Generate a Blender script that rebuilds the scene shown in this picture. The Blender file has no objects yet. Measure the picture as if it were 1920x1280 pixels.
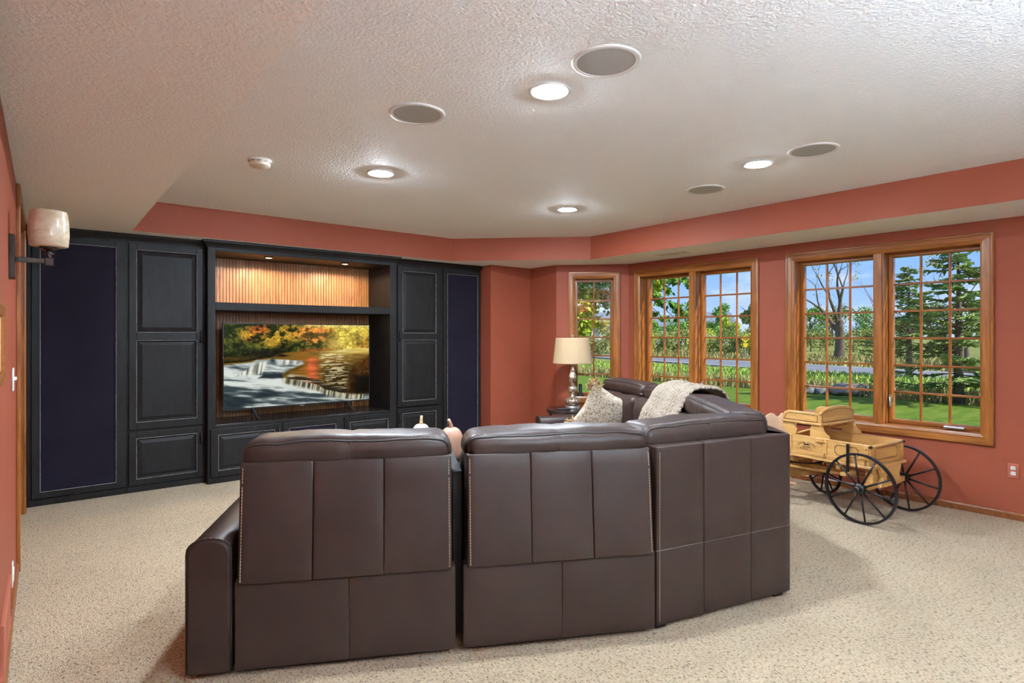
import bpy, math, random
import numpy as np
from mathutils import Vector, Matrix, noise
random.seed(7)
sc = bpy.context.scene
C = sc.collection
PI = math.pi
def rad(a): return math.radians(a)

# ------------------------------------------------------------------ camera
FPX, HZ, CAMH = 1089.0, 629.0, 1.43
YAW = math.atan2(960 - 82, FPX)                 # room axis lies to the left of the lens axis
cd = bpy.data.cameras.new('camera'); cam = bpy.data.objects.new('camera', cd); C.objects.link(cam)
cd.sensor_fit = 'HORIZONTAL'; cd.sensor_width = 36.0; cd.lens = 36.0 * FPX / 1920
cd.shift_y = (HZ - 640) / 1920.0
cd.clip_start = 0.02; cd.clip_end = 1000
cam.location = (0, 0, CAMH); cam.rotation_euler = (PI / 2, 0, -YAW)
sc.camera = cam

# ------------------------------------------------------------------ view, sky, sun
sc.view_settings.view_transform = 'Standard'
sc.view_settings.look = 'None'
sc.view_settings.gamma = 1.0
sc.view_settings.use_curve_mapping = False
sc.view_settings.exposure = 0.1
sc.cycles.use_denoising = True
sc.cycles.max_bounces = 8
sc.cycles.diffuse_bounces = 5
sc.cycles.glossy_bounces = 4
sc.cycles.transparent_max_bounces = 12
sc.cycles.sample_clamp_indirect = 60.0
sc.cycles.caustics_reflective = False
sc.cycles.caustics_refractive = False

def world():
    w = bpy.data.worlds.new('sky'); sc.world = w; w.use_nodes = True
    nt = w.node_tree; N = nt.nodes; L = nt.links; N.clear()
    out = N.new('ShaderNodeOutputWorld'); bg = N.new('ShaderNodeBackground')
    tc = N.new('ShaderNodeTexCoord'); sx = N.new('ShaderNodeSeparateXYZ')
    L.new(tc.outputs['Generated'], sx.inputs[0])
    gr = N.new('ShaderNodeValToRGB'); e = gr.color_ramp.elements
    e[0].position = 0.0; e[0].color = (0.46, 0.64, 0.93, 1)
    e[1].position = 0.55; e[1].color = (0.10, 0.26, 0.72, 1)
    k = e.new(0.12); k.color = (0.24, 0.47, 0.92, 1)
    L.new(sx.outputs['Z'], gr.inputs[0])
    mp = N.new('ShaderNodeMapping'); mp.inputs['Scale'].default_value = (3.2, 3.2, 9.0)
    mp.inputs['Location'].default_value = (0.35, 0.1, 0.6)
    L.new(tc.outputs['Generated'], mp.inputs[0])
    nz = N.new('ShaderNodeTexNoise'); nz.inputs['Scale'].default_value = 1.5
    nz.inputs['Detail'].default_value = 7; nz.inputs['Roughness'].default_value = 0.56
    L.new(mp.outputs[0], nz.inputs['Vector'])
    cr = N.new('ShaderNodeValToRGB'); c = cr.color_ramp.elements
    c[0].position = 0.50; c[0].color = (0, 0, 0, 1); c[1].position = 0.66; c[1].color = (1, 1, 1, 1)
    L.new(nz.outputs[0], cr.inputs[0])
    mx = N.new('ShaderNodeMixRGB'); mx.inputs[2].default_value = (0.88, 0.90, 0.95, 1)
    L.new(cr.outputs[0], mx.inputs[0]); L.new(gr.outputs[0], mx.inputs[1])
    L.new(mx.outputs[0], bg.inputs[0]); bg.inputs[1].default_value = 1.15
    L.new(bg.outputs[0], out.inputs[0])
world()
sd = bpy.data.lights.new('sun', 'SUN'); sun = bpy.data.objects.new('sun', sd); C.objects.link(sun)
sd.energy = 7.6; sd.angle = rad(1.5); sd.color = (1.0, 0.95, 0.86)
sun.rotation_euler = Vector((-0.26, 0.72, -0.64)).to_track_quat('-Z', 'Y').to_euler()

CAN_GLOW = 760.0                                        # radiance of the recessed lamp lenses
FILL_POWER = 360.0                                         # added unseen sconces behind the viewer, uplight for the ceiling

# ------------------------------------------------------------------ materials
def lin(r, g, b):
    f = lambda c: (c / 255 / 12.92) if c / 255 <= 0.04045 else ((c / 255 + 0.055) / 1.055) ** 2.4
    return (f(r), f(g), f(b), 1)
def sep(m):
    return m.node_tree.nodes, m.node_tree.links
def new_mat(name, col, rough=0.5, metal=0.0, spec=0.5):
    m = bpy.data.materials.new(name); m.use_nodes = True
    p = m.node_tree.nodes['Principled BSDF']
    p.inputs['Base Color'].default_value = tuple(col[:3]) + (1,)
    p.inputs['Roughness'].default_value = rough; p.inputs['Metallic'].default_value = metal
    p.inputs['Specular IOR Level'].default_value = spec
    return m, p
def coords(m, scale=(1, 1, 1), kind='Object'):
    N, L = sep(m); t = N.new('ShaderNodeTexCoord'); mp = N.new('ShaderNodeMapping')
    mp.inputs['Scale'].default_value = scale
    L.new(t.outputs[kind], mp.inputs[0]); return mp.outputs[0]
def nz_node(m, vec, scale, detail=4, rough=0.55, dist=0.0):
    N, L = sep(m); n = N.new('ShaderNodeTexNoise')
    n.inputs['Scale'].default_value = scale; n.inputs['Detail'].default_value = detail
    n.inputs['Roughness'].default_value = rough; n.inputs['Distortion'].default_value = dist
    L.new(vec, n.inputs['Vector']); return n.outputs[0]
def ramp(m, fac, stops):
    N, L = sep(m); r = N.new('ShaderNodeValToRGB'); e = r.color_ramp.elements
    e[0].position, e[0].color = stops[0][0], tuple(stops[0][1][:3]) + (1,)
    e[1].position, e[1].color = stops[-1][0], tuple(stops[-1][1][:3]) + (1,)
    for p, c in stops[1:-1]:
        k = e.new(p); k.color = tuple(c[:3]) + (1,)
    L.new(fac, r.inputs[0]); return r.outputs[0]
def bump(m, p, h, strength, dist=0.01):
    N, L = sep(m); b = N.new('ShaderNodeBump'); b.inputs['Strength'].default_value = strength
    b.inputs['Distance'].default_value = dist
    L.new(h, b.inputs['Height']); L.new(b.outputs[0], p.inputs['Normal'])
def mul(c, k): return (c[0] * k, c[1] * k, c[2] * k, 1)
def simple(name, col, rough=0.5, metal=0.0, spec=0.5, nscale=None, var=0.12, bs=None, bstr=0.2, bd=0.002, stretch=(1, 1, 1)):
    m, p = new_mat(name, col, rough, metal, spec)
    v = coords(m, stretch)
    if nscale:
        n = nz_node(m, v, nscale)
        sep(m)[1].new(ramp(m, n, [(0.3, mul(col, 1 - var)), (0.7, mul(col, 1 + var))]), p.inputs['Base Color'])
    if bs:
        bump(m, p, nz_node(m, v, bs, 3), bstr, bd)
    return m
def wood(name, c_dark, c_mid, c_light, stretch, rough=0.35, scale=6.0, bstr=0.05):
    m, p = new_mat(name, c_mid, rough)
    v = coords(m, stretch)
    n = nz_node(m, v, scale, 6, 0.6, 0.6)
    sep(m)[1].new(ramp(m, n, [(0.28, c_dark), (0.5, c_mid), (0.74, c_light)]), p.inputs['Base Color'])
    bump(m, p, n, bstr, 0.003)
    return m
def emit(name, col, s):
    m = bpy.data.materials.new(name); m.use_nodes = True; N, L = sep(m); N.clear()
    o = N.new('ShaderNodeOutputMaterial'); e = N.new('ShaderNodeEmission')
    e.inputs[0].default_value = tuple(col[:3]) + (1,); e.inputs[1].default_value = s
    L.new(e.outputs[0], o.inputs[0]); return m

M = {}
# rust-red wall paint with faint roller texture
M['wall'] = simple('rust_wall_paint', (0.285, 0.071, 0.037, 1), 0.55, 0, 0.22, 1.2, 0.05, 220, 0.06, 0.001)
M['cream_bounce'] = simple('cream_bounce_paint', (0.72, 0.70, 0.66, 1), 0.6, 0, 0.3, 1.2, 0.04)  # made-up colour for the unseen rear wall, a neutral light reflector
def ceiling_mat():
    m, p = new_mat('knockdown_ceiling', (0.85, 0.86, 0.865), 0.8, 0, 0.2)
    v = coords(m)
    n = nz_node(m, v, 62, 3, 0.5, 0.6)
    h = ramp(m, n, [(0.40, (0, 0, 0)), (0.60, (1, 1, 1))])
    bump(m, p, h, 0.45, 0.007)
    return m
M['ceiling'] = ceiling_mat()
def carpet_mat():
    m, p = new_mat('beige_carpet', (0.55, 0.45, 0.32), 0.95, 0, 0.1)
    N, L = sep(m); v = coords(m)
    n1 = nz_node(m, coords(m, (1, 0.62, 1)), 120, 3, 0.6, 0.8)
    n2 = nz_node(m, v, 1.3, 4, 0.6)
    c1 = ramp(m, n1, [(0.36, (0.17, 0.125, 0.075)), (0.45, (0.49, 0.388, 0.255)), (0.66, (0.62, 0.507, 0.352))])
    c2 = ramp(m, n2, [(0.3, (0.88, 0.86, 0.82)), (0.7, (1.06, 1.04, 1.02))])
    x = N.new('ShaderNodeMixRGB'); x.blend_type = 'MULTIPLY'; x.inputs[0].default_value = 1
    L.new(c1, x.inputs[1]); L.new(c2, x.inputs[2]); L.new(x.outputs[0], p.inputs['Base Color'])
    bump(m, p, n1, 0.8, 0.02)
    p.inputs['Sheen Weight'].default_value = 0.15
    return m
M['carpet'] = carpet_mat()
WD, WM, WL = (0.165, 0.048, 0.009), (0.285, 0.098, 0.019), (0.40, 0.155, 0.034)
M['wood_v'] = wood('honey_oak_upright', WD, WM, WL, (5, 5, 0.45), 0.3)
M['wood_h'] = wood('honey_oak_level', WD, WM, WL, (0.45, 5, 5), 0.3)
M['wood_y'] = wood('honey_oak_along_wall', WD, WM, WL, (5, 0.45, 5), 0.3)
M['base'] = wood('dark_oak_baseboard', (0.13, 0.04, 0.012), (0.22, 0.07, 0.02), (0.30, 0.11, 0.03), (5, 0.45, 5), 0.35)
M['slat'] = wood('walnut_slat', (0.30, 0.12, 0.04), (0.46, 0.21, 0.075), (0.56, 0.28, 0.11), (3, 3, 0.6), 0.42)
PD, PM, PL = (0.42, 0.21, 0.060), (0.56, 0.31, 0.10), (0.66, 0.40, 0.155)
M['pine'] = wood('varnished_pine', PD, PM, PL, (4, 0.5, 4), 0.28)
M['pine_x'] = wood('varnished_pine_cross', PD, PM, PL, (0.5, 4, 4), 0.28)
M['pale'] = wood('pale_plywood', (0.60, 0.38, 0.22), (0.68, 0.46, 0.30), (0.74, 0.52, 0.35), (0.6, 4, 4), 0.5)
def black_paint():
    m, p = new_mat('black_cabinet_paint', (0.010, 0.0095, 0.0095), 0.48, 0, 0.2)
    v = coords(m, (6, 6, 1))
    n = nz_node(m, v, 5, 5, 0.6)
    sep(m)[1].new(ramp(m, n, [(0.3, (0.009, 0.0085, 0.0085)), (0.7, (0.016, 0.015, 0.015))]), p.inputs['Base Color'])
    bump(m, p, n, 0.04, 0.002)
    return m
M['black'] = black_paint()
M['edge'] = simple('worn_paint_edge', (0.24, 0.235, 0.24, 1), 0.5, 0, 0.5, 30, 0.5)
M['cloth'] = simple('navy_speaker_cloth', (0.014, 0.012, 0.021, 1), 0.95, 0, 0.1, 3, 0.12, 600, 0.3, 0.001)
M['iron'] = simple('black_iron', (0.016, 0.016, 0.018, 1), 0.35, 0.3, 0.5, 20, 0.2)
M['dark'] = simple('dark_gap', (0.006, 0.006, 0.006, 1), 0.8)
def leather():
    m, p = new_mat('brown_leather', (0.032, 0.0175, 0.0135), 0.45, 0, 0.32)
    N, L = sep(m); v = coords(m)
    n = nz_node(m, v, 3.0, 4)
    L.new(ramp(m, n, [(0.3, (0.028, 0.0148, 0.0113)), (0.7, (0.039, 0.0225, 0.018))]), p.inputs['Base Color'])
    vo = N.new('ShaderNodeTexVoronoi'); vo.inputs['Scale'].default_value = 330; L.new(v, vo.inputs['Vector'])
    n3 = nz_node(m, v, 14, 4, 0.6)
    a = N.new('ShaderNodeMath'); a.operation = 'MULTIPLY_ADD'; a.inputs[1].default_value = 4.0
    L.new(n3, a.inputs[0]); L.new(vo.outputs['Distance'], a.inputs[2])
    bump(m, p, a.outputs[0], 0.10, 0.003)
    return m
M['leather'] = leather()
M['seam'] = simple('leather_seam', (0.016, 0.009, 0.008, 1), 0.5)
M['thread'] = simple('tan_thread', (0.42, 0.31, 0.22, 1), 0.7)
M['white'] = simple('white_plastic', (0.74, 0.73, 0.70, 1), 0.4)
M['trim'] = simple('white_trim_ring', (0.62, 0.61, 0.59, 1), 0.45)
def grille():
    m, p = new_mat('speaker_grille', (0.33, 0.325, 0.315), 0.7)
    N, L = sep(m); v = coords(m)
    vo = N.new('ShaderNodeTexVoronoi'); vo.inputs['Scale'].default_value = 260; vo.inputs['Randomness'].default_value = 0.0
    L.new(v, vo.inputs['Vector'])
    L.new(ramp(m, vo.outputs['Distance'], [(0.15, (0.22, 0.22, 0.21)), (0.4, (0.40, 0.395, 0.38))]), p.inputs['Base Color'])
    return m
M['grille'] = grille()
M['puck'] = emit('lit_puck_lens', (1.0, 0.78, 0.50), 9.0)
M['bronze'] = simple('oil_rubbed_bronze', (0.030, 0.020, 0.016, 1), 0.35, 0.6, 0.5, 25, 0.25)
def onyx():
    m, p = new_mat('cream_art_glass', (0.66, 0.57, 0.42), 0.16, 0, 0.55)
    v = coords(m, (1, 1, 2.2)); n = nz_node(m, v, 7, 5, 0.6, 1.8)
    sep(m)[1].new(ramp(m, n, [(0.3, (0.50, 0.40, 0.26)), (0.55, (0.66, 0.57, 0.43)), (0.75, (0.75, 0.69, 0.58))]), p.inputs['Base Color'])
    return m
M['onyx'] = onyx()
def glass():
    m = bpy.data.materials.new('window_glass'); m.use_nodes = True; N, L = sep(m); N.clear()
    o = N.new('ShaderNodeOutputMaterial'); t = N.new('ShaderNodeBsdfTransparent'); g = N.new('ShaderNodeBsdfGlossy')
    t.inputs[0].default_value = (0.97, 0.985, 0.98, 1); g.inputs['Roughness'].default_value = 0.01
    x = N.new('ShaderNodeMixShader'); f = N.new('ShaderNodeLayerWeight'); f.inputs[0].default_value = 0.5
    pw = N.new('ShaderNodeMath'); pw.operation = 'POWER'; pw.inputs[1].default_value = 5.0; ma = N.new('ShaderNodeMath'); ma.operation = 'MULTIPLY_ADD'
    ma.inputs[1].default_value = 0.45; ma.inputs[2].default_value = 0.025
    L.new(f.outputs['Facing'], pw.inputs[0]); L.new(pw.outputs[0], ma.inputs[0]); L.new(ma.outputs[0], x.inputs[0]); L.new(t.outputs[0], x.inputs[1]); L.new(g.outputs[0], x.inputs[2])
    L.new(x.outputs[0], o.inputs[0]); return m
M['glass'] = glass()
M['silver'] = simple('brushed_nickel', (0.52, 0.51, 0.49, 1), 0.32, 0.85)
def mercury():
    m, p = new_mat('mercury_glass', (0.62, 0.52, 0.40), 0.16, 0.85)
    v = coords(m); n = nz_node(m, v, 40, 4, 0.6)
    sep(m)[1].new(ramp(m, n, [(0.35, (0.42, 0.31, 0.20)), (0.6, (0.72, 0.64, 0.53))]), p.inputs['Base Color'])
    bump(m, p, n, 0.1, 0.002); return m
M['mercury'] = mercury()
def shade_mat():
    m, p = new_mat('cream_pleated_silk', (0.40, 0.29, 0.17), 0.7, 0, 0.3)
    p.inputs['Subsurface Weight'].default_value = 0.0
    return m
M['shade'] = shade_mat()
M['tabletop'] = simple('dark_bronze_tabletop', (0.035, 0.030, 0.026, 1), 0.18, 0.3, 0.6, 12, 0.3)
M['rubber'] = simple('black_plastic', (0.012, 0.012, 0.013, 1), 0.4)
M['candle'] = simple('dark_green_wax', (0.012, 0.030, 0.016, 1), 0.45)
def leopard():
    m, p = new_mat('leopard_fabric', (0.55, 0.47, 0.36), 0.9, 0, 0.1)
    v = coords(m); n = nz_node(m, v, 75, 2, 0.5, 1.2)
    sep(m)[1].new(ramp(m, n, [(0.40, (0.17, 0.115, 0.06)), (0.48, (0.42, 0.36, 0.28)), (0.62, (0.48, 0.42, 0.34))]), p.inputs['Base Color'])
    bump(m, p, n, 0.2, 0.002); return m
M['leopard'] = leopard()
M['fringe'] = simple('tan_fringe', (0.36, 0.24, 0.12, 1), 0.9, 0, 0.1, 60, 0.5)
M['knit'] = simple('oatmeal_knit', (0.30, 0.25, 0.195, 1), 0.95, 0, 0.1, 90, 0.3, 420, 0.5, 0.003)
M['pump_white'] = simple('white_ceramic', (0.40, 0.39, 0.365, 1), 0.4, 0, 0.5, 8, 0.05)
M['pump_peach'] = simple('peach_ceramic', (0.38, 0.21, 0.14, 1), 0.5, 0, 0.4, 9, 0.08)
M['stem'] = simple('tan_stem', (0.55, 0.37, 0.20, 1), 0.6, 0, 0.4, 30, 0.3)
M['stem_peach'] = simple('peach_stem', (0.42, 0.25, 0.17, 1), 0.55)
M['bezel'] = simple('graphite_bezel', (0.045, 0.045, 0.05, 1), 0.3, 0.6)
M['yellow'] = simple('yellow_sign_sheet', (0.85, 0.55, 0.02, 1), 0.5)
M['post'] = simple('galvanised_post', (0.20, 0.19, 0.17, 1), 0.6)
M['ink'] = simple('black_ink', (0.012, 0.010, 0.009, 1), 0.6)
M['red_plate'] = simple('painted_plate', (0.38, 0.105, 0.063, 1), 0.38)
# outdoors
def ground_mat(name, c0, c1, c2, scale, stretch=(1, 1, 1)):
    m, p = new_mat(name, c1, 0.95, 0, 0.1)
    v = coords(m, stretch); n = nz_node(m, v, scale, 8, 0.7)
    sep(m)[1].new(ramp(m, n, [(0.3, c0), (0.5, c1), (0.7, c2)]), p.inputs['Base Color'])
    bump(m, p, n, 0.6, 0.05); return m
M['lawn'] = ground_mat('mown_lawn', (0.055, 0.115, 0.010), (0.11, 0.175, 0.020), (0.175, 0.22, 0.040), 1.6, (0.5, 2.2, 1))
M['field'] = ground_mat('rough_field', (0.11, 0.155, 0.03), (0.18, 0.21, 0.058), (0.27, 0.245, 0.10), 0.5)
M['road'] = ground_mat('asphalt', (0.15, 0.165, 0.195), (0.19, 0.20, 0.23), (0.22, 0.235, 0.265), 0.6)
def blade(name, a, b, tr=0.3):
    m, p = new_mat(name, a, 0.8, 0, 0.2)
    v = coords(m); n = nz_node(m, v, 1.7, 6, 0.75)
    sep(m)[1].new(ramp(m, n, [(0.35, a), (0.65, b)]), p.inputs['Base Color'])
    return m
M['tallgrass'] = blade('tall_green_grass', (0.195, 0.390, 0.045), (0.450, 0.495, 0.135))
M['drygrass'] = blade('dry_tan_grass', (0.450, 0.375, 0.165), (0.240, 0.255, 0.075))
M['leaf_a'] = blade('leaf_mid_green', (0.104, 0.263, 0.041), (0.263, 0.450, 0.094))
M['leaf_b'] = blade('leaf_yellow_green', (0.356, 0.506, 0.056), (0.619, 0.600, 0.112))
M['leaf_c'] = blade('leaf_olive', (0.188, 0.244, 0.066), (0.375, 0.375, 0.131))
M['leaf_d'] = blade('leaf_autumn', (0.656, 0.375, 0.056), (0.375, 0.450, 0.075))
M['leaf_near'] = blade('leaf_near_tree', (0.188, 0.375, 0.027), (0.562, 0.525, 0.056))
M['leaf_near2'] = blade('leaf_near_dark', (0.066, 0.206, 0.022), (0.169, 0.338, 0.048))
M['spruce'] = blade('spruce_needles', (0.138, 0.250, 0.069), (0.350, 0.450, 0.150))
M['bark'] = simple('grey_bark', (0.14, 0.115, 0.09, 1), 0.9, 0, 0.1, 6, 0.4, 30, 0.6, 0.03)
M['rock'] = simple('grey_pink_boulder', (0.28, 0.225, 0.20, 1), 0.9, 0, 0.2, 4, 0.3, 9, 0.6, 0.05)
M['rock2'] = simple('grey_boulder', (0.21, 0.22, 0.235, 1), 0.9, 0, 0.2, 4, 0.3, 9, 0.6, 0.05)
M['siding'] = simple('pale_house_siding', (0.55, 0.58, 0.62, 1), 0.8)
M['roof'] = simple('blue_grey_shingle', (0.17, 0.20, 0.26, 1), 0.85, 0, 0.2, 2, 0.2)

# ------------------------------------------------------------------ mesh helpers
class MB:
    def __init__(s): s.v = []; s.f = []; s.mi = []; s.cm = 0
    def add(s, vs, fs, mx=None):
        o = len(s.v)
        s.v += [tuple(mx @ Vector(p)) if mx is not None else tuple(p) for p in vs]
        s.f += [tuple(i + o for i in f) for f in fs]
        s.mi += [s.cm] * len(fs)
        return s
    def box(s, x0, x1, y0, y1, z0, z1, mx=None):
        vs = [(x, y, z) for z in (z0, z1) for y in (y0, y1) for x in (x0, x1)]
        return s.add(vs, [(0, 2, 3, 1), (4, 5, 7, 6), (0, 1, 5, 4), (2, 6, 7, 3), (0, 4, 6, 2), (1, 3, 7, 5)], mx)
    def prism(s, poly, z0, z1, mx=None):               # polygon in xy, counter-clockwise
        n = len(poly)
        vs = [(p[0], p[1], z0) for p in poly] + [(p[0], p[1], z1) for p in poly]
        fs = [tuple(range(n - 1, -1, -1)), tuple(range(n, 2 * n))]
        fs += [(i, (i + 1) % n, n + (i + 1) % n, n + i) for i in range(n)]
        return s.add(vs, fs, mx)
    def lathe(s, prof, n=32, mx=None, flute=None, cap=True):
        vs = []; fs = []
        for r, z in prof:
            for i in range(n):
                a = 2 * PI * i / n; rr = r * (1 + flute(a, z) if flute else 1)
                vs.append((rr * math.cos(a), rr * math.sin(a), z))
        for j in range(len(prof) - 1):
            for i in range(n):
                k = (i + 1) % n
                fs.append((j * n + i, j * n + k, (j + 1) * n + k, (j + 1) * n + i))
        if cap:
            if prof[0][0] > 1e-4: fs.append(tuple(range(n - 1, -1, -1)))
            if prof[-1][0] > 1e-4: fs.append(tuple((len(prof) - 1) * n + i for i in range(n)))
        return s.add(vs, fs, mx)
    def tube(s, pts, r, n=6, mx=None, cap=True):
        pts = [Vector(p) for p in pts]; R = r if isinstance(r, (list, tuple)) else [r] * len(pts)
        vs = []; fs = []; up = None
        for i, p in enumerate(pts):
            t = (pts[min(i + 1, len(pts) - 1)] - pts[max(i - 1, 0)])
            t = t.normalized() if t.length > 1e-9 else Vector((0, 0, 1))
            if up is None:
                up = Vector((0, 0, 1)) if abs(t.z) < 0.9 else Vector((1, 0, 0))
            a = t.cross(up); a = a.normalized() if a.length > 1e-6 else t.orthogonal().normalized()
            b = a.cross(t).normalized(); up = b
            for k in range(n):
                g = 2 * PI * k / n
                vs.append(p + (a * math.cos(g) + b * math.sin(g)) * R[i])
        for j in range(len(pts) - 1):
            for k in range(n):
                q = (k + 1) % n
                fs.append((j * n + k, j * n + q, (j + 1) * n + q, (j + 1) * n + k))
        if cap:
            fs.append(tuple(range(n - 1, -1, -1))); fs.append(tuple((len(pts) - 1) * n + k for k in range(n)))
        return s.add(vs, fs, mx)
    def frame(s, x0, x1, z0, z1, prof, fill=False, mx=None):
        """mitred frame: prof = [(inset, y)], seen from -y"""
        vs = []; fs = []
        for t, y in prof:
            vs += [(x0 + t, y, z0 + t), (x1 - t, y, z0 + t), (x1 - t, y, z1 - t), (x0 + t, y, z1 - t)]
        for j in range(len(prof) - 1):
            for k in range(4):
                q = (k + 1) % 4
                fs.append((j * 4 + k, j * 4 + q, (j + 1) * 4 + q, (j + 1) * 4 + k))
        if fill:
            j = len(prof) - 1; fs.append((j * 4, j * 4 + 1, j * 4 + 2, j * 4 + 3))
        return s.add(vs, fs, mx)
    def rbox(s, x0, x1, y0, y1, z0, z1, r=0.02, seg=3, flat=4, bulge=(0, 0, 0), fn=None, mx=None):
        """rounded box; bulge per axis; fn(p)->p final shaping"""
        c = Vector(((x0 + x1) / 2, (y0 + y1) / 2, (z0 + z1) / 2)); h = Vector(((x1 - x0) / 2, (y1 - y0) / 2, (z1 - z0) / 2))
        r = min(r, h.x * 0.999, h.y * 0.999, h.z * 0.999)
        def ax(hh, fl):
            e = [r * (1 - math.cos(PI / 2 * i / seg)) * 0.6 + r * 0.4 * i / seg for i in range(seg + 1)]
            a = [-hh + q for q in e]
            m = [(-hh + r) + (2 * hh - 2 * r) * i / fl for i in range(1, fl)] if hh > r * 1.01 else []
            return a + m + [-q for q in reversed(a)] if hh > r * 1.01 else a + [-q for q in reversed(a[:-1])]
        F = flat if isinstance(flat, (list, tuple)) else (flat,) * 3
        A = [ax(h[i], F[i]) for i in range(3)]
        idx = {}; vs = []; fs = []
        def vid(p):
            k = (round(p[0], 6), round(p[1], 6), round(p[2], 6))
            if k in idx: return idx[k]
            P = Vector(p); inn = Vector([max(-(h[i] - r), min(h[i] - r, p[i])) for i in range(3)])
            d = P - inn
            if d.length > 1e-9: P = inn + d.normalized() * r
            q = [p[i] / h[i] for i in range(3)]
            for i in range(3):
                if bulge[i] and abs(abs(q[i]) - 1) < 1e-6:
                    j, k2 = (i + 1) % 3, (i + 2) % 3
                    P[i] += math.copysign(bulge[i], q[i]) * (1 - q[j] ** 2) ** 0.7 * (1 - q[k2] ** 2) ** 0.7
            P = P + c
            if fn: P = Vector(fn(P))
            idx[k] = len(vs); vs.append(tuple(P)); return idx[k]
        for i in range(3):
            j, k = (i + 1) % 3, (i + 2) % 3
            for sg in (-1, 1):
                for a in range(len(A[j]) - 1):
                    for b in range(len(A[k]) - 1):
                        q = []
                        for (da, db) in ((0, 0), (1, 0), (1, 1), (0, 1)):
                            p = [0, 0, 0]; p[i] = sg * h[i]; p[j] = A[j][a + da]; p[k] = A[k][b + db]
                            q.append(vid(p))
                        if sg < 0: q.reverse()
                        if len(set(q)) >= 3: fs.append(tuple(dict.fromkeys(q)))
        return s.add(vs, fs, mx)
    def grid(s, nu, nv, fn, mx=None):
        vs = [fn(i / nu, j / nv) for j in range(nv + 1) for i in range(nu + 1)]
        fs = [(j * (nu + 1) + i, j * (nu + 1) + i + 1, (j + 1) * (nu + 1) + i + 1, (j + 1) * (nu + 1) + i) for j in range(nv) for i in range(nu)]
        return s.add(vs, fs, mx)
    def mesh(s, name, mats, smooth=False):
        me = bpy.data.meshes.new(name); me.from_pydata(s.v, [], s.f)
        for m in (mats if isinstance(mats, (list, tuple)) else [mats]): me.materials.append(m)
        if any(s.mi): me.polygons.foreach_set('material_index', s.mi)
        if smooth: me.polygons.foreach_set('use_smooth', [True] * len(me.polygons))
        me.update(); return me
    def build(s, name, mats, parent=None, smooth=False, bevel=0, loc=None, rz=None, auto=None):
        return link(name, s.mesh(name, mats, smooth or auto is not None), parent, loc, rz, bevel, auto)
def link(name, me, parent=None, loc=None, rz=None, bevel=0, auto=None):
    o = bpy.data.objects.new(name, me); C.objects.link(o)
    if parent is not None: o.parent = parent
    if loc is not None: o.location = loc
    if rz is not None: o.rotation_euler = (0, 0, rz)
    if bevel:
        b = o.modifiers.new('bevel', 'BEVEL'); b.width = bevel; b.segments = 2; b.limit_method = 'ANGLE'; b.angle_limit = rad(40)
    if auto is not None and me is not None:
        me.set_sharp_from_angle(angle=rad(auto))
    return o
def empty(name, loc=(0, 0, 0), rz=0, parent=None):
    o = bpy.data.objects.new(name, None); C.objects.link(o); o.location = loc; o.rotation_euler = (0, 0, rz)
    o.empty_display_size = 0.1
    if parent is not None: o.parent = parent
    return o
def tag(o, label, cat, group=None, kind=None):
    o['label'] = label; o['category'] = cat
    if group: o['group'] = group
    if kind: o['kind'] = kind
    return o
def struct(o): o['kind'] = 'structure'; return o
T = Matrix.Translation
def RX(a): return Matrix.Rotation(a, 4, 'X')
def RY(a): return Matrix.Rotation(a, 4, 'Y')
def RZ(a): return Matrix.Rotation(a, 4, 'Z')
def ground_dir(px):                                     # compass bearing of a picture column, as a unit-depth vector
    u = (px - 960) / FPX
    return (math.sin(YAW) + u * math.cos(YAW), math.cos(YAW) - u * math.sin(YAW))
def at(px, d):
    g = ground_dir(px); return (g[0] * d, g[1] * d)

# ------------------------------------------------------------------ room shell
XL, XR, YB, YF = -0.13, 5.87, 6.85, -1.2               # left wall, right wall, wall behind cabinets, wall behind the lens
ZS, ZC = 2.352, 2.63                                    # soffit and ceiling heights
WT = 0.20                                               # wall thickness
b = MB(); b.box(XL - 1.2, XR + WT, YF - 0.1, YB + 0.1, -0.12, 0.0)
struct(b.build('floor', M['carpet']))
b = MB(); b.box(XL - 0.3, XR + WT, YF - 0.1, YB + 0.1, ZC, ZC + 0.12)
struct(b.build('ceiling', M['ceiling']))

# soffits: underside white, faces rust red
def soffit(name, poly, red_edges):
    m = MB(); n = len(poly)
    vs = [(p[0], p[1], ZS) for p in poly] + [(p[0], p[1], ZC + 0.02) for p in poly]
    m.cm = 0; m.add(vs, [tuple(range(n - 1, -1, -1)), tuple(range(n, 2 * n))])
    m.cm = 1
    m.add(vs, [(i, (i + 1) % n, n + (i + 1) % n, n + i) for i in range(n)])
    return struct(m.build(name, [M['ceiling'], M['wall']]))
SX, SY = 0.607, 6.065                                   # left soffit inner edge, back soffit face
soffit('trim_1', [(XL - 0.2, YF), (SX, YF), (SX, YB), (XL - 0.2, YB)], None)
soffit('trim_2', [(SX, SY), (3.945, SY), (5.160, 4.885), (5.160, YF), (XR + 0.02, YF), (XR + 0.02, YB), (SX, YB)], None)

# right wall with two window openings, diagonal wall with one
W_Z0, W_Z1 = 0.622, 2.184                                # rough openings
def wall_with_holes(name, length, holes, zt, mat, matrix, th=WT):
    m = MB(); x = 0.0
    for (h0, h1) in sorted(holes):
        m.box(x, h0, 0, th, 0, zt); m.box(h0, h1, 0, th, 0, W_Z0); m.box(h0, h1, 0, th, W_Z1, zt); x = h1
    m.box(x, length, 0, th, 0, zt)
    o = m.build(name, mat); o.matrix_world = matrix; return struct(o)
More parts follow.
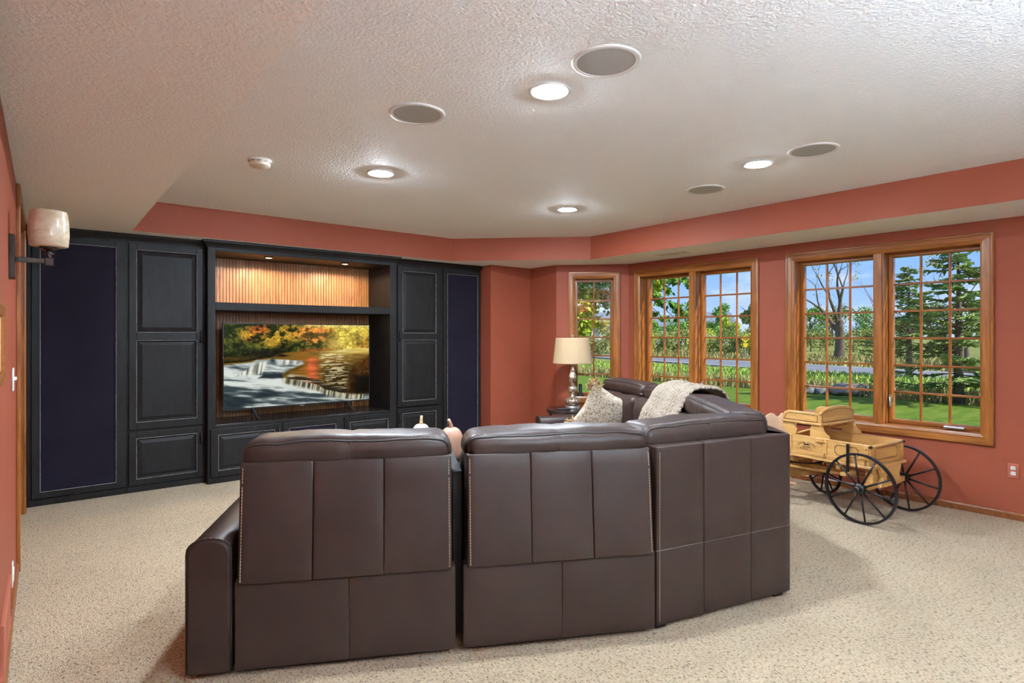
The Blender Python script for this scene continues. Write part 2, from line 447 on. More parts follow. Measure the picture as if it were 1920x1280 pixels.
# local x runs from the far corner toward the viewer (left to right as seen), local y outward
YC = 4.885
def RW(ystart): return T((XR, ystart, 0)) @ RZ(-PI / 2)
wall_with_holes('wall_right', YC - YF, [(YC - 4.712, YC - 3.208), (YC - 2.772, YC - 1.258)], ZS + 0.02, M['wall'], RW(YC) @ Matrix.Scale(1, 4))
# RZ(-90): local x -> -Y ; local y -> +X
DA = Vector((5.215, 5.545)); DB = Vector((5.872, 4.885)); DL = (DB - DA).length; DANG = math.atan2(DB.y - DA.y, DB.x - DA.x)
DM = T((DA.x, DA.y, 0)) @ RZ(DANG)
wall_with_holes('wall_bay', DL, [(0.230, 0.750)], ZS + 0.02, M['wall'], DM)
b = MB(); b.box(5.215, 5.215 + WT, 5.545, 6.20, 0, ZS + 0.02); struct(b.build('wall_corner', M['wall']))
b = MB(); b.prism([(4.535, 6.068), (5.40, 6.068), (5.40, 6.20), (4.66, 6.20), (4.66, YB), (4.535, YB)], 0, ZS + 0.02); struct(b.build('wall_niche', M['wall']))
b = MB(); b.box(XL - 0.3, 5.4, YB, YB + 0.1, 0, ZC + 0.02); struct(b.build('wall_back', M['wall']))
b = MB(); b.box(XL - 1.2, XR + WT, YF - 0.1, YF, 0, ZC + 0.02); struct(b.build('wall_front', M['cream_bounce']))  # unseen wall, its cream colour invented to bounce neutral light
OP0, OP1 = 4.68, 6.08                                   # cased opening in the left wall
b = MB(); b.box(XL - 0.14, XL, YF, OP0, 0, ZS + 0.02); b.box(XL - 0.14, XL, OP1, YB, 0, ZS + 0.02); b.box(XL - 0.14, XL, OP0, OP1, 2.27, ZS + 0.02)
struct(b.build('wall_left', M['wall']))

# door in the cased opening
d = struct(empty('door_1', (XL, OP0, 0)))
def part(name, m, mat, parent, **k): return m.build(name, mat, parent, **k)
w = OP1 - OP0
for (y0, y1) in ((-0.075, 0.0), (w, w + 0.06)):
    m = MB(); m.box(0, 0.02, y0, y1, 0.0, 2.345); part('casing', m, M['wood_v'], d, bevel=0.004)
m = MB(); m.box(0, 0.02, 0.0, w, 2.27, 2.345); part('casing', m, M['wood_y'], d, bevel=0.004)
for (y0, y1) in ((0.0, 0.018), (w - 0.018, w)):
    m = MB(); m.box(-0.14, 0.0, y0, y1, 0.0, 2.27); part('jamb', m, M['wood_v'], d)
m = MB(); m.box(-0.14, 0.0, 0.018, w - 0.018, 2.252, 2.27); part('jamb', m, M['wood_y'], d)
m = MB(); m.box(-0.125, -0.085, 0.02, w - 0.02, 0.012, 2.25); dd = part('door_slab', m, M['wood_v'], d)
for (z0, z1) in ((0.2, 0.95), (1.1, 2.1)):
    for k in range(2):
        y0 = 0.12 + k * 0.62
        m = MB(); m.frame(y0, y0 + 0.54, z0, z1, [(0, 0), (0.015, -0.012), (0.05, 0.0), (0.06, -0.004)], True, T((-0.085, 0, 0)) @ RZ(PI / 2))
        part('door_panel', m, M['wood_v'], dd)

# baseboards
def baseboard(name, x0, x1, mx):
    m = MB(); pr = [(0, 0), (0, -0.014), (0.045, -0.014), (0.056, -0.006), (0.058, 0)]
    vs = []; fs = []
    for x in (x0, x1):
        vs += [(x, y, z) for z, y in pr]
    n = len(pr); fs = [(i, i + 1, n + i + 1, n + i) for i in range(n - 1)] + [tuple(range(n)), tuple(range(2 * n - 1, n - 1, -1))]
    m.add(vs, fs); o = m.build(name, M['base']); o.matrix_world = mx; return struct(o)
baseboard('baseboard_right', 0.0, YC - YF, RW(YC))
baseboard('baseboard_bay', 0.0, DL, DM)
baseboard('baseboard_corner', 0, 0.52, T((5.215, 6.066, 0)) @ RZ(-PI / 2))
baseboard('baseboard_niche', 0, 0.67, T((4.54, 6.068, 0)))
baseboard('baseboard_left', 0, OP0 - 0.075 - YF, T((XL, YF, 0)) @ RZ(PI / 2))

# ------------------------------------------------------------------ windows
CAS = [(0, 0), (0, -0.020), (0.008, -0.026), (0.018, -0.026), (0.024, -0.019), (0.056, -0.016), (0.064, -0.020), (0.076, -0.016), (0.088, -0.010), (0.088, 0.0)]
def quarter(prof, x0, x1, z0, z1, k):
    """one mitred board (k: 0 bottom,1 right,2 top,3 left) of a frame with this profile"""
    vs = []; fs = []
    for t, y in prof:
        c = [(x0 + t, y, z0 + t), (x1 - t, y, z0 + t), (x1 - t, y, z1 - t), (x0 + t, y, z1 - t)]
        vs += [c[k], c[(k + 1) % 4]]
    for j in range(len(prof) - 1):
        fs.append((2 * j, 2 * j + 1, 2 * j + 3, 2 * j + 2))
    n = len(prof); fs += [tuple(2 * i for i in range(n)), tuple(2 * i + 1 for i in range(n - 1, -1, -1))]
    m = MB(); m.add(vs, fs); return m
pane_cache = {}
def window(name, mx, x0, x1, sashes, cols, cranks, levers):
    root = struct(empty(name)); root.matrix_world = mx
    z0, z1 = 0.552, 2.257
    for k in range(4):
        quarter(CAS, x0, x1, z0, z1, k).build('casing', M['wood_h'] if k in (0, 2) else M['wood_v'], root)
    i0, i1, j0, j1 = x0 + 0.088, x1 - 0.088, z0 + 0.088, z1 - 0.088
    J = [(0, 0), (0, 0.095), (0.008, 0.095), (0.008, 0.192), (-0.01, 0.192)]
    for k in range(4):
        quarter(J, i0 - 0.004, i1 + 0.004, j0 - 0.004, j1 + 0.004, k).build('jamb', M['wood_h'] if k in (0, 2) else M['wood_v'], root)
    for q in range(len(sashes) - 1):                     # mullion between the sashes
        a, c = sashes[q][1] + 0.036, sashes[q + 1][0] - 0.036
        m = MB(); m.box(a, c, -0.006, 0.18, j0, j1); m.box(a + 0.012, c - 0.012, -0.018, 0.0, j0, j1); m.build('mullion', M['wood_v'], root, bevel=0.003)
    for si, (a, c) in enumerate(sashes):
        g0, g1 = 0.679, 2.134
        S = [(0, 0.165), (0, 0.112), (0.005, 0.106), (0.028, 0.106), (0.036, 0.118), (0.036, 0.165)]
        sash = empty('sash', (0, 0, 0), 0, root)
        for k in range(4):
            quarter(S, a - 0.036, c + 0.036, g0 - 0.036, g1 + 0.036, k).build('sash_rail' if k in (0, 2) else 'sash_stile', M['wood_h'] if k in (0, 2) else M['wood_v'], sash)
        pw = (c - a) / cols; ph = (g1 - g0) / 6
        for k in range(1, cols):
            x = a + pw * k; m = MB(); m.prism([(x - 0.010, 0.144), (x - 0.010, 0.134), (x - 0.004, 0.128), (x + 0.004, 0.128), (x + 0.010, 0.134), (x + 0.010, 0.144)][::-1], g0, g1)
            m.build('muntin', M['wood_v'], sash)
        for k in range(1, 6):
            z = g0 + ph * k; m = MB(); m.box(a, c, 0.1325, 0.1455, z - 0.0095, z + 0.0095); m.build('muntin', M['wood_h'], sash, bevel=0.003)
        key = (round(pw, 4), round(ph, 4))
        if key not in pane_cache:
            m = MB(); m.box(-pw / 2, pw / 2, -0.002, 0.002, -ph / 2, ph / 2); pane_cache[key] = m.mesh('pane', M['glass'])
        for i in range(cols):
            for j in range(6):
                link('pane', pane_cache[key], sash, (a + pw * (i + 0.5), 0.149, g0 + ph * (j + 0.5)))
    for cx_ in cranks:
        m = MB(); m.rbox(cx_ - 0.075, cx_ + 0.075, 0.035, 0.080, j0 + 0.008, j0 + 0.034, 0.012, 3, 3); m.build('crank_cover', M['silver'], root, smooth=True)
    for lx in levers:
        m = MB(); m.box(lx - 0.010, lx + 0.010, 0.096, 0.106, 0.80, 0.90)
        m.tube([(lx, 0.096, 0.87), (lx, 0.080, 0.875), (lx + 0.004, 0.076, 0.84), (lx + 0.006, 0.080, 0.79)], 0.006, 6)
        m.build('sash_lock', M['silver'], root)
    return root
# right wall: local x = YC - Y
window('window_3', RW(YC), YC - 2.845, YC - 1.185, [(YC - 2.717, YC - 2.085), (YC - 1.928, YC - 1.300)], 3, [YC - 2.62, YC - 1.46], [YC - 2.068, YC - 1.945])
window('window_2', RW(YC), YC - 4.787, YC - 3.133, [(YC - 4.636, YC - 4.020), (YC - 3.862, YC - 3.261)], 3, [YC - 4.5, YC - 3.5], [YC - 4.002, YC - 3.88])
cl = 0.157; window('window_1', DM, cl, cl + 0.665, [(cl + 0.12, cl + 0.545)], 2, [cl + 0.36], [cl + 0.572])

# ------------------------------------------------------------------ recessed lights, speakers, detector, vent
def can_light(x, y, label, k=1.0):
    r = empty('recessed_light', (x, y, ZC)); tag(r, label, 'light', 'recessed ceiling lights')
    m = MB(); m.lathe([(0.078, -0.0005), (0.099, -0.0005), (0.103, -0.004), (0.099, -0.009), (0.082, -0.007), (0.078, -0.003), (0.078, -0.0005)], 40, cap=False); m.build('trim_ring', M['trim'], r, smooth=True)
    m = MB(); m.lathe([(0.079, -0.003), (0.07, -0.010), (0.05, -0.015), (0.025, -0.0175), (0.0001, -0.018)], 16, cap=False); m.build('lens', emit('lit_lamp_lens', (0.84, 0.95, 1.07), CAN_GLOW * k), r, smooth=True)
    return r
can_light(1.931, 2.10, 'round recessed ceiling light nearest the large ceiling speaker at top', 1.15)
can_light(1.936, 3.943, 'round recessed ceiling light beside the smoke detector', 2.25)
can_light(3.871, 3.962, 'round recessed ceiling light farthest back, above the lamp', 1.9)
can_light(3.885, 2.081, 'round recessed ceiling light between the two speakers by the windows', 0.55)
for x, y, w_ in ((1.93, 0.25, 'behind left'), (3.88, 0.25, 'behind right')):  # extra unseen lights added behind the viewer as fill
    can_light(x, y, 'added unseen recessed fill light %s of the viewer' % w_, 0.08)
def speaker(x, y, r, label):
    e = empty('ceiling_speaker', (x, y, ZC)); tag(e, label, 'speaker', 'ceiling speakers')
    m = MB(); m.lathe([(r * 0.84, -0.004), (r * 0.86, -0.008), (r * 0.97, -0.007), (r, -0.001), (r, 0.0)], 48, cap=False); m.build('rim', M['trim'], e, smooth=True)
    m = MB(); m.lathe([(r * 0.85, -0.0045), (r * 0.6, -0.0065), (0.0001, -0.007)], 48, cap=False); m.build('grille', M['grille'], e, smooth=True)
speaker(1.916, 1.721, 0.152, 'large round ceiling speaker nearest the viewer')
speaker(1.572, 2.768, 0.152, 'round ceiling speaker left of the other three')
speaker(3.874, 1.701, 0.152, 'round ceiling speaker closest to the right window')
speaker(4.231, 2.715, 0.152, 'small looking ceiling speaker nearest the soffit over the middle window')
e = empty('smoke_detector', (1.150, 4.175, ZC)); tag(e, 'cream round smoke detector on the ceiling', 'smoke detector')
m = MB(); m.lathe([(0.078, 0), (0.078, -0.008), (0.066, -0.010), (0.066, -0.013)], 36, cap=False); m.build('base', M['white'], e, smooth=True)
M['cream'] = simple('aged_cream_plastic', (0.66, 0.60, 0.47, 1), 0.45)
m = MB(); m.lathe([(0.066, -0.013), (0.069, -0.016), (0.067, -0.040), (0.058, -0.047), (0.0001, -0.048)], 36, cap=False); m.build('cover', M['cream'], e, auto=40)
for k in range(10):
    m = MB(); m.box(0.0665, 0.070, -0.011, 0.011, -0.020, -0.017, RZ(2 * PI * k / 10)); m.build('slot', M['dark'], e)
e = empty('air_vent', (5.50, 3.95, ZS)); tag(e, 'flat white air register in the underside of the right soffit', 'vent')
m = MB(); m.frame(-0.075, 0.075, -0.19, 0.19, [(0, 0), (0.004, -0.006), (0.022, -0.006), (0.022, 0)], False, RX(PI / 2)); m.build('frame', M['trim'], e)
for k in range(7):
    x = -0.045 + k * 0.015; m = MB(); m.box(x - 0.005, x + 0.005, -0.168, 0.168, -0.005, -0.002, T((0, 0, 0))); m.build('louver', M['trim'], e)
m = MB(); m.box(-0.053, 0.053, -0.168, 0.168, -0.0012, -0.0005); m.build('backing', M['grille'], e)

# ------------------------------------------------------------------ outlets, switches, register
def outlet(loc, rz, label):
    e = empty('wall_outlet', loc, rz); tag(e, label, 'outlet')
    m = MB(); m.rbox(-0.036, 0.036, -0.006, 0.0, -0.058, 0.058, 0.004, 2, 2); m.build('cover_plate', M['red_plate'], e, smooth=True)
    for z in (-0.0205, 0.0205):
        m = MB(); m.rbox(-0.0165, 0.0165, -0.009, -0.004, z - 0.0145, z + 0.0145, 0.0024, 2, 2,
                         fn=lambda p: (p[0] * (1 - 0.18 * abs(p[2] - z) / 0.0145), p[1], p[2])); r = m.build('receptacle', M['white'], e, smooth=True)
        m = MB(); m.box(-0.008, -0.0055, -0.0095, -0.0088, z - 0.001, z + 0.008); m.build('slot', M['dark'], r)
        m = MB(); m.box(0.0055, 0.008, -0.0095, -0.0088, z - 0.001, z + 0.007); m.build('slot', M['dark'], r)
        m = MB(); m.box(-0.0025, 0.0025, -0.0095, -0.0088, z - 0.0095, z - 0.005); m.build('slot', M['dark'], r)
outlet((XR - 0.0005, 1.069, 0.38), -PI / 2, 'white duplex outlet in a rust red plate low on the window wall')
e = empty('light_switch', (XL + 0.0005, 4.02, 1.20), PI / 2); tag(e, 'white light switch plate on the left wall beside the wood casing', 'light switch')
m = MB(); m.rbox(-0.06, 0.06, -0.007, 0, -0.06, 0.06, 0.004, 2, 2); m.build('cover_plate', M['white'], e, smooth=True)
for x in (-0.024, 0.024):
    m = MB(); m.box(-0.005 + x, 0.005 + x, -0.019, -0.006, -0.004, 0.012); m.build('toggle', M['white'], e, bevel=0.002)
e = empty('wall_plate', (XL + 0.0005, 3.95, 0.20), PI / 2); tag(e, 'white wall plate near the floor on the left wall', 'wall plate')
m = MB(); m.rbox(-0.036, 0.036, -0.007, 0, -0.06, 0.06, 0.004, 2, 2); m.build('cover_plate', M['white'], e, smooth=True)
m = MB(); m.rbox(-0.014, 0.014, -0.011, -0.006, -0.034, 0.034, 0.002, 2, 2); m.build('insert', M['white'], e, smooth=True)
e = empty('air_return', (XL + 0.0005, 3.30, 0.20), PI / 2); tag(e, 'rust painted air return grille low on the left wall', 'vent')
m = MB(); m.frame(-0.32, 0.32, -0.11, 0.11, [(0, 0), (0.004, -0.010), (0.024, -0.012), (0.028, 0)]); m.build('frame', M['red_plate'], e)
for k in range(9):
    z = -0.075 + k * 0.0188; m = MB(); m.box(-0.292, 0.292, -0.009, -0.002, z - 0.004, z + 0.004, None); m.build('louver', M['red_plate'], e)
m = MB(); m.box(-0.295, 0.295, -0.001, 0.0, -0.085, 0.085); m.build('backing', M['dark'], e)
e = empty('picture_frame', (XL + 0.0005, 2.60, 1.40), PI / 2); tag(e, 'orange wood framed plaque at the left edge of the view', 'picture frame')
m = MB(); m.frame(-0.22, 0.22, -0.14, 0.14, [(0, 0), (0, -0.018), (0.01, -0.022), (0.04, -0.018), (0.045, -0.008)], False); m.build('frame', M['wood_h'], e)
m = MB(); m.box(-0.176, 0.176, -0.009, -0.001, -0.096, 0.096); m.build('plaque', M['pale'], e)

# ------------------------------------------------------------------ wall sconce
def sconce(loc, rz, label, power=0, col=(0.72, 0.93, 1.16)):
  e = empty('wall_sconce', loc, rz); tag(e, label, 'sconce', 'wall sconces')
  m = MB(); m.box(0.0, 0.022, -0.055, 0.055, -0.02, 0.19); m.build('wall_plate', M['bronze'], e, bevel=0.003)
  m = MB(); m.box(0.022, 0.150, -0.006, 0.006, 0.062, 0.088); m.tube([(0.035, -0.008, 0.075), (0.035, 0.008, 0.075)], 0.006, 8); m.build('arm', M['bronze'], e, bevel=0.002)
  m = MB(); m.prism([(-0.017, -0.013), (0.017, -0.013), (0.017, 0.013), (-0.017, 0.013)], 0.052, 0.092, T((0.150, 0, 0))); m.build('knuckle', M['bronze'], e, bevel=0.004)
  m = MB(); m.lathe([(0.010, 0.09), (0.010, 0.108), (0.021, 0.110), (0.021, 0.116), (0.010, 0.118), (0.010, 0.124), (0.024, 0.127), (0.040, 0.138), (0.040, 0.145), (0.02, 0.146)], 28, T((0.150, 0, 0))); m.build('socket_cup', M['bronze'], e, auto=35)
  m = MB(); m.lathe([(0.03, 0.145), (0.070, 0.146), (0.078, 0.150), (0.083, 0.20), (0.082, 0.26), (0.076, 0.31), (0.073, 0.322), (0.068, 0.322), (0.074, 0.26), (0.074, 0.20), (0.066, 0.156), (0.03, 0.153)], 40, T((0.150, 0, 0)), cap=False); m.build('glass_shade', M['onyx'], e, auto=60)
  if power:
    l = bpy.data.lights.new('sconce_bulb', 'POINT'); l.energy = power; l.shadow_soft_size = 0.03; l.color = col
    lo = bpy.data.objects.new('bulb', l); C.objects.link(lo); lo.parent = e; lo.location = (0.150, 0, 0.295)
sconce((XL, 3.70, 1.725), 0, 'bronze wall sconce with a cream art glass cup shade on the left wall')
sconce((XL, -0.45, 1.725), 0, 'lit bronze sconce on the left wall next to the viewer', 60.0, (1.0, 0.86, 0.70))
sconce((1.3, YF, 1.725), PI / 2, 'added unseen fill sconce on the rear wall, left one', FILL_POWER * 2.15)  # made-up uplights out of view, added to brighten the ceiling
sconce((2.8, YF, 1.725), PI / 2, 'added unseen fill sconce on the rear wall, right one', FILL_POWER * 0.36)

# ------------------------------------------------------------------ built-in cabinets
def raised_panel(m, x0, x1, z0, z1, y):
    m.frame(x0, x1, z0, z1, [(0, y), (0.004, y - 0.004), (0.010, y + 0.004), (0.014, y + 0.006), (0.040, y - 0.002), (0.044, y - 0.0035)], True)
def panel_edge(x0, x1, z0, z1, y):
    """thin worn bead around a panel"""
    m = MB(); m.frame(x0 - 0.0035, x1 + 0.0035, z0 - 0.0035, z1 + 0.0035, [(0, y + 0.001), (0.001, y - 0.0025), (0.003, y - 0.0025), (0.0045, y + 0.002)]); return m
def door(parent, x0, x1, z0, z1, panels, handle=None, cloth=False, yf=0.0):
    """frame-and-panel door in cabinet coordinates; front toward -y"""
    T0 = 0.021
    m = MB()
    xs = [p[0] for p in panels]; st = panels[0][0] - x0; sr = x1 - panels[0][1]
    m.box(x0, x0 + st, yf - T0, yf, z0, z1); m.box(x1 - sr, x1, yf - T0, yf, z0, z1)
    ed = [z0]
    for p in sorted(panels, key=lambda q: q[2]): ed += [p[2], p[3]]
    ed.append(z1)
    for k in range(0, len(ed), 2): m.box(x0 + st, x1 - sr, yf - T0, yf, ed[k], ed[k + 1])
    dr = m.build('door', M['black'], parent, bevel=0.003)
    for p in panels:
        if cloth:
            q = MB(); q.box(p[0] - 0.002, p[1] + 0.002, yf - 0.012, yf - 0.006, p[2] - 0.002, p[3] + 0.002); q.build('cloth_panel', M['cloth'], dr)
        else:
            q = MB(); raised_panel(q, p[0], p[1], p[2], p[3], yf - T0 + 0.004); q.build('raised_panel', M['black'], dr)
        panel_edge(p[0], p[1], p[2], p[3], yf - T0).build('worn_bead', M['edge'], dr)
    if handle:
        hx, h0, h1 = handle
        q = MB(); q.tube([(hx, yf - T0, h0), (hx, yf - T0 - 0.022, h0 + 0.012), (hx, yf - T0 - 0.028, (h0 + h1) / 2), (hx, yf - T0 - 0.022, h1 - 0.012), (hx, yf - T0, h1)], [0.007, 0.006, 0.0055, 0.006, 0.007], 8)
        q.build('handle', M['iron'], dr, smooth=True)
    return dr
def crown(parent, x0, x1, yf, ret0=0.0, ret1=0.0):
    pr = [(0.0, 2.285), (-0.008, 2.285), (-0.012, 2.300), (-0.035, 2.325), (-0.045, 2.330), (-0.045, 2.350), (0.0, 2.350)]
    vs = []; n = len(pr)
    for x, s in ((x0, -1 if ret0 else 0), (x1, 1 if ret1 else 0)):
        vs += [(x - (y * 1.0) * s if s else x, yf + y, z) for y, z in pr]
    m = MB(); m.add(vs, [(i, i + 1, n + i + 1, n + i) for i in range(n - 1)] + [tuple(range(n - 1, -1, -1)), tuple(range(n, 2 * n))])
    for (x, s, on) in ((x0, -1, ret0), (x1, 1, ret1)):
        if on:
            vs = [(x - y * s, yf + y, z) for y, z in pr] + [(x - y * s, yf + on, z) for y, z in pr]
            m.add(vs, [(i, i + 1, n + i + 1, n + i) for i in range(n - 1)])
    return m.build('crown_moulding', M['black'], parent)
def carcass(x0, x1, y0, y1, z0, z1): m = MB(); m.box(x0, x1, y0, y1, z0, z1); return m
YS, YCN = 6.291, 6.176                                  # face-frame planes (doors stand 21 mm proud)
def side_cabinet(name, label, x0, x1, cr):
    e = empty(name, (0, YS, 0)); tag(e, label, 'cabinet', 'built-in wall cabinets')
    carcass(x0, x1, 0.0, YB - YS - 0.005, 0.0, 2.345).build('body', M['black'], e)
    m = MB(); m.box(x0, x1, -0.010, 0.0, 0.0, 0.055); m.build('plinth', M['black'], e, bevel=0.003)
    crown(e, x0, x1, 0.0)
    return e
e = side_cabinet('speaker_cabinet', 'black built-in cabinet with a navy speaker cloth door beside the sconce', -0.108, 0.584, 0)
door(e, -0.078, 0.577, 0.062, 2.270, [(-0.022, 0.503, 0.118, 2.218)], cloth=True)
e = side_cabinet('tall_cabinet', 'black built-in cabinet with raised panel doors left of the television', 0.586, 1.224, 0)
door(e, 0.600, 1.205, 0.572, 2.270, [(0.660, 1.149, 1.463, 2.212), (0.660, 1.149, 0.640, 1.385)], (1.186, 1.363, 1.471))
door(e, 0.600, 1.205, 0.062, 0.548, [(0.660, 1.149, 0.122, 0.488)], (1.186, 0.385, 0.488))
e = side_cabinet('tall_cabinet', 'black built-in cabinet with raised panel doors right of the television', 3.232, 3.930, 0)
door(e, 3.300, 3.885, 0.572, 2.268, [(3.368, 3.830, 1.463, 2.205), (3.368, 3.830, 0.640, 1.375)], (3.322, 1.363, 1.471))
door(e, 3.300, 3.885, 0.062, 0.548, [(3.368, 3.830, 0.122, 0.488)], (3.322, 0.385, 0.488))
e = side_cabinet('speaker_cabinet', 'black built-in cabinet with a navy speaker cloth door beside the rust wall corner', 3.932, 4.530, 0)
door(e, 3.945, 4.520, 0.062, 2.270, [(4.005, 4.470, 0.118, 2.215)], cloth=True)
# entertainment centre
e = empty('entertainment_center', (0, YCN, 0)); tag(e, 'black central cabinet with a lit slatted niche holding the television', 'cabinet', 'built-in wall cabinets')
NB = 6.745 - YCN                                        # niche depth
m = MB(); m.box(1.226, 1.294, 0, 0.65, 0, 2.345); m.box(3.150, 3.230, 0, 0.65, 0, 2.345); m.box(1.294, 3.150, 0, 0.65, 2.250, 2.345)
m.box(1.294, 3.150, NB + 0.018, 0.65, 0.0, 2.25); m.build('body', M['black'], e, bevel=0.002)
m = MB(); m.box(1.294, 3.150, 0, NB + 0.018, 0.045, 0.555); m.box(1.226, 3.230, -0.008, 0.0, 0, 0.05); m.build('base', M['black'], e, bevel=0.003)
m = MB(); m.box(1.294, 3.150, 0.015, NB, 0.5555, 0.563); m.build('counter', M['tabletop'], e, bevel=0.002)
m = MB(); m.box(1.294, 3.150, 0.0, NB, 1.678, 1.755); m.build('shelf', M['black'], e, bevel=0.003)
crown(e, 1.226, 3.230, 0.0, 0.115, 0.115)
for nm, z0, z1 in (('slat_panel', 1.755, 2.25), ('slat_panel', 0.563, 1.678)):
    m = MB(); n = 58; pw = (3.150 - 1.294) / n; m.cm = 1; m.box(1.294, 3.150, NB + 0.012, NB + 0.0178, z0, z1); m.cm = 0
    for k in range(n):
        x = 1.294 + k * pw; j = random.uniform(-0.0008, 0.0008)
        m.box(x + 0.0035, x + pw - 0.0035, NB + j, NB + 0.012, z0, z1)
    o = m.build(nm, [M['slat'], M['base']], e); o['kind'] = 'stuff'
door(e, 1.250, 1.905, 0.062, 0.528, [(1.318, 1.838, 0.125, 0.465)], (1.880, 0.40, 0.49))
door(e, 1.926, 2.550, 0.062, 0.528, [(1.990, 2.486, 0.125, 0.465)], cloth=True)
door(e, 2.590, 3.177, 0.062, 0.528, [(2.655, 3.112, 0.125, 0.465)], (2.615, 0.40, 0.49))
for x in (1.83, 2.66):
    m = MB(); m.lathe([(0.045, 0), (0.045, -0.010), (0.033, -0.012)], 28, T((x, 0.14, 2.25)), cap=False); p = m.build('puck_light', M['bronze'], e, smooth=True)
    m = MB(); m.lathe([(0.034, -0.010), (0.02, -0.013), (0.0001, -0.014)], 20, T((x, 0.14, 2.25)), cap=False); m.build('lens', M['puck'], p, smooth=True)
    l = bpy.data.lights.new('puck_lamp', 'SPOT'); l.energy = 34; l.color = (1.0, 0.74, 0.46); l.spot_size = rad(172); l.spot_blend = 0.25; l.shadow_soft_size = 0.03
    lo = bpy.data.objects.new('lamp', l); C.objects.link(lo); lo.parent = e; lo.location = (x, 0.14, 2.225)

# ------------------------------------------------------------------ television (screen picture painted per vertex)
def fbm(u, v, sx, sy, seed, octs=4, gain=0.55):
    rs = np.random.RandomState(seed); tot = np.zeros_like(u); amp = 1.0; norm = 0
    for o in range(octs):
        n = 64; g = rs.rand(n, n); x = u * sx * 2 ** o; y = v * sy * 2 ** o
        xi = np.floor(x).astype(int); yi = np.floor(y).astype(int); fx = x - xi; fy = y - yi
        fx = fx * fx * (3 - 2 * fx); fy = fy * fy * (3 - 2 * fy)
        a = g[yi % n, xi % n]; b_ = g[yi % n, (xi + 1) % n]; c = g[(yi + 1) % n, xi % n]; d_ = g[(yi + 1) % n, (xi + 1) % n]
        tot += amp * ((a * (1 - fx) + b_ * fx) * (1 - fy) + (c * (1 - fx) + d_ * fx) * fy); norm += amp; amp *= gain
    return tot / norm
def sstep(a, b_, x): t = np.clip((x - a) / (b_ - a), 0, 1); return t * t * (3 - 2 * t)
def screen_colours(nu, nv):
    U, V = np.meshgrid(np.linspace(0, 1, nu), np.linspace(0, 1, nv)); sh = U.shape + (3,)
    def col(r, g, b_): return np.array([r, g, b_]) / 255.0
    def mix(A, B, t): return A * (1 - t[..., None]) + B * t[..., None]
    def ridge(xs, ys): return np.interp(U, xs, ys)
    ONE = np.ones(sh)
    jx = fbm(U, V, 9, 6, 21, 3) - 0.5; jy = fbm(U, V, 9, 6, 22, 3) - 0.5
    u = U + 0.030 * jx; v = V + 0.035 * jy
    n1 = fbm(U, V, 24, 16, 1, 4, 0.75); n2 = fbm(U, V, 7, 5, 2, 4); n3 = fbm(U, V, 55, 40, 3, 3, 0.8); n4 = fbm(U, V, 11, 8, 4, 4, 0.7)
    def blob(cx, cy, rx, ry): return np.exp(-((u - cx) / rx) ** 2 - ((v - cy) / ry) ** 2)
    # autumn forest: dark greens at the left, gold toward the right
    img = mix(ONE * col(34, 44, 16), ONE * col(84, 92, 34), sstep(0.42, 0.62, n1))
    leafy = sstep(0.40, 0.56, n1)
    img = mix(img, ONE * col(206, 92, 48), np.clip(blob(.22, .07, .07, .09) + blob(.17, .16, .04, .05), 0, 1) * leafy)
    img = mix(img, ONE * col(190, 150, 52), np.clip(blob(.14, .13, .06, .06) + blob(.33, .14, .09, .07) + blob(.30, .24, .06, .06) + blob(.42, .10, .10, .10), 0, 1) * leafy)
    img = mix(img, ONE * col(232, 140, 62), np.clip(blob(.55, .07, .10, .10) + blob(.58, .17, .07, .07) + blob(.66, .05, .08, .08), 0, 1) * (0.25 + 0.75 * leafy))
    img = mix(img, ONE * col(178, 128, 44), sstep(.62, .72, u) * (0.45 + 0.4 * leafy))
    img = mix(img, ONE * col(236, 210, 84), np.clip(blob(.80, .10, .075, .16) + blob(.93, .08, .09, .10) + blob(.83, .24, .05, .10), 0, 1) * (0.55 + 0.45 * leafy))
    img = mix(img, ONE * col(250, 230, 130), sstep(0.06, 0.0, V) * sstep(0.35, 0.7, U) * 0.8)
    img = img * (0.45 + 1.1 * n3[..., None])
    shore = ridge([0, .12, .30, .34, .45, .6, .75, .9, 1], [.46, .45, .40, .355, .34, .335, .33, .305, .30]) + 0.012 * jy
    img = mix(img, ONE * col(13, 12, 6), sstep(0.17, 0.03, shore - V) * sstep(0.50, 0.30, U) * 0.8)
    img = mix(img, ONE * col(120, 92, 34) * (0.5 + n3[..., None]), sstep(0.085, 0.05, shore - V) * sstep(0.02, 0.05, shore - V + 0.02) * sstep(0.35, 0.05, U) * 0.5)
    img = mix(img, ONE * col(150, 84, 34) * (0.5 + n3[..., None]), sstep(0.06, 0.01, shore - V) * sstep(0.45, 0.52, U) * sstep(0.72, 0.66, U) * 0.85)
    img = mix(img, ONE * col(222, 204, 130), blob(.73, .25, .05, .07) * 0.4)
    # pond with reflections
    r1 = fbm(U, V, 10, 60, 5, 3); r2 = fbm(U, V, 22, 90, 6, 2)
    pond = mix(ONE * col(128, 96, 36), ONE * col(66, 50, 18), sstep(0.42, 0.60, v) * sstep(0.58, 0.72, u))
    pond = mix(pond, ONE * col(236, 208, 112), sstep(0.42, 0.33, v) * sstep(0.55, 0.75, u) * 0.9)
    pond = mix(pond, ONE * col(150, 100, 34), sstep(0.40, 0.50, u) * sstep(0.60, 0.52, u) * 0.7)
    pond = mix(pond, ONE * col(240, 104, 66), np.exp(-((u - 0.575) / 0.038) ** 2) * sstep(0.38, 0.47, V) * (0.65 + 0.35 * sstep(0.4, 0.6, r1)))
    pond = mix(pond, ONE * col(240, 226, 180), sstep(0.56, 0.64, r2) * sstep(0.60, 0.66, u) * sstep(0.90, 0.76, u) * 0.75)
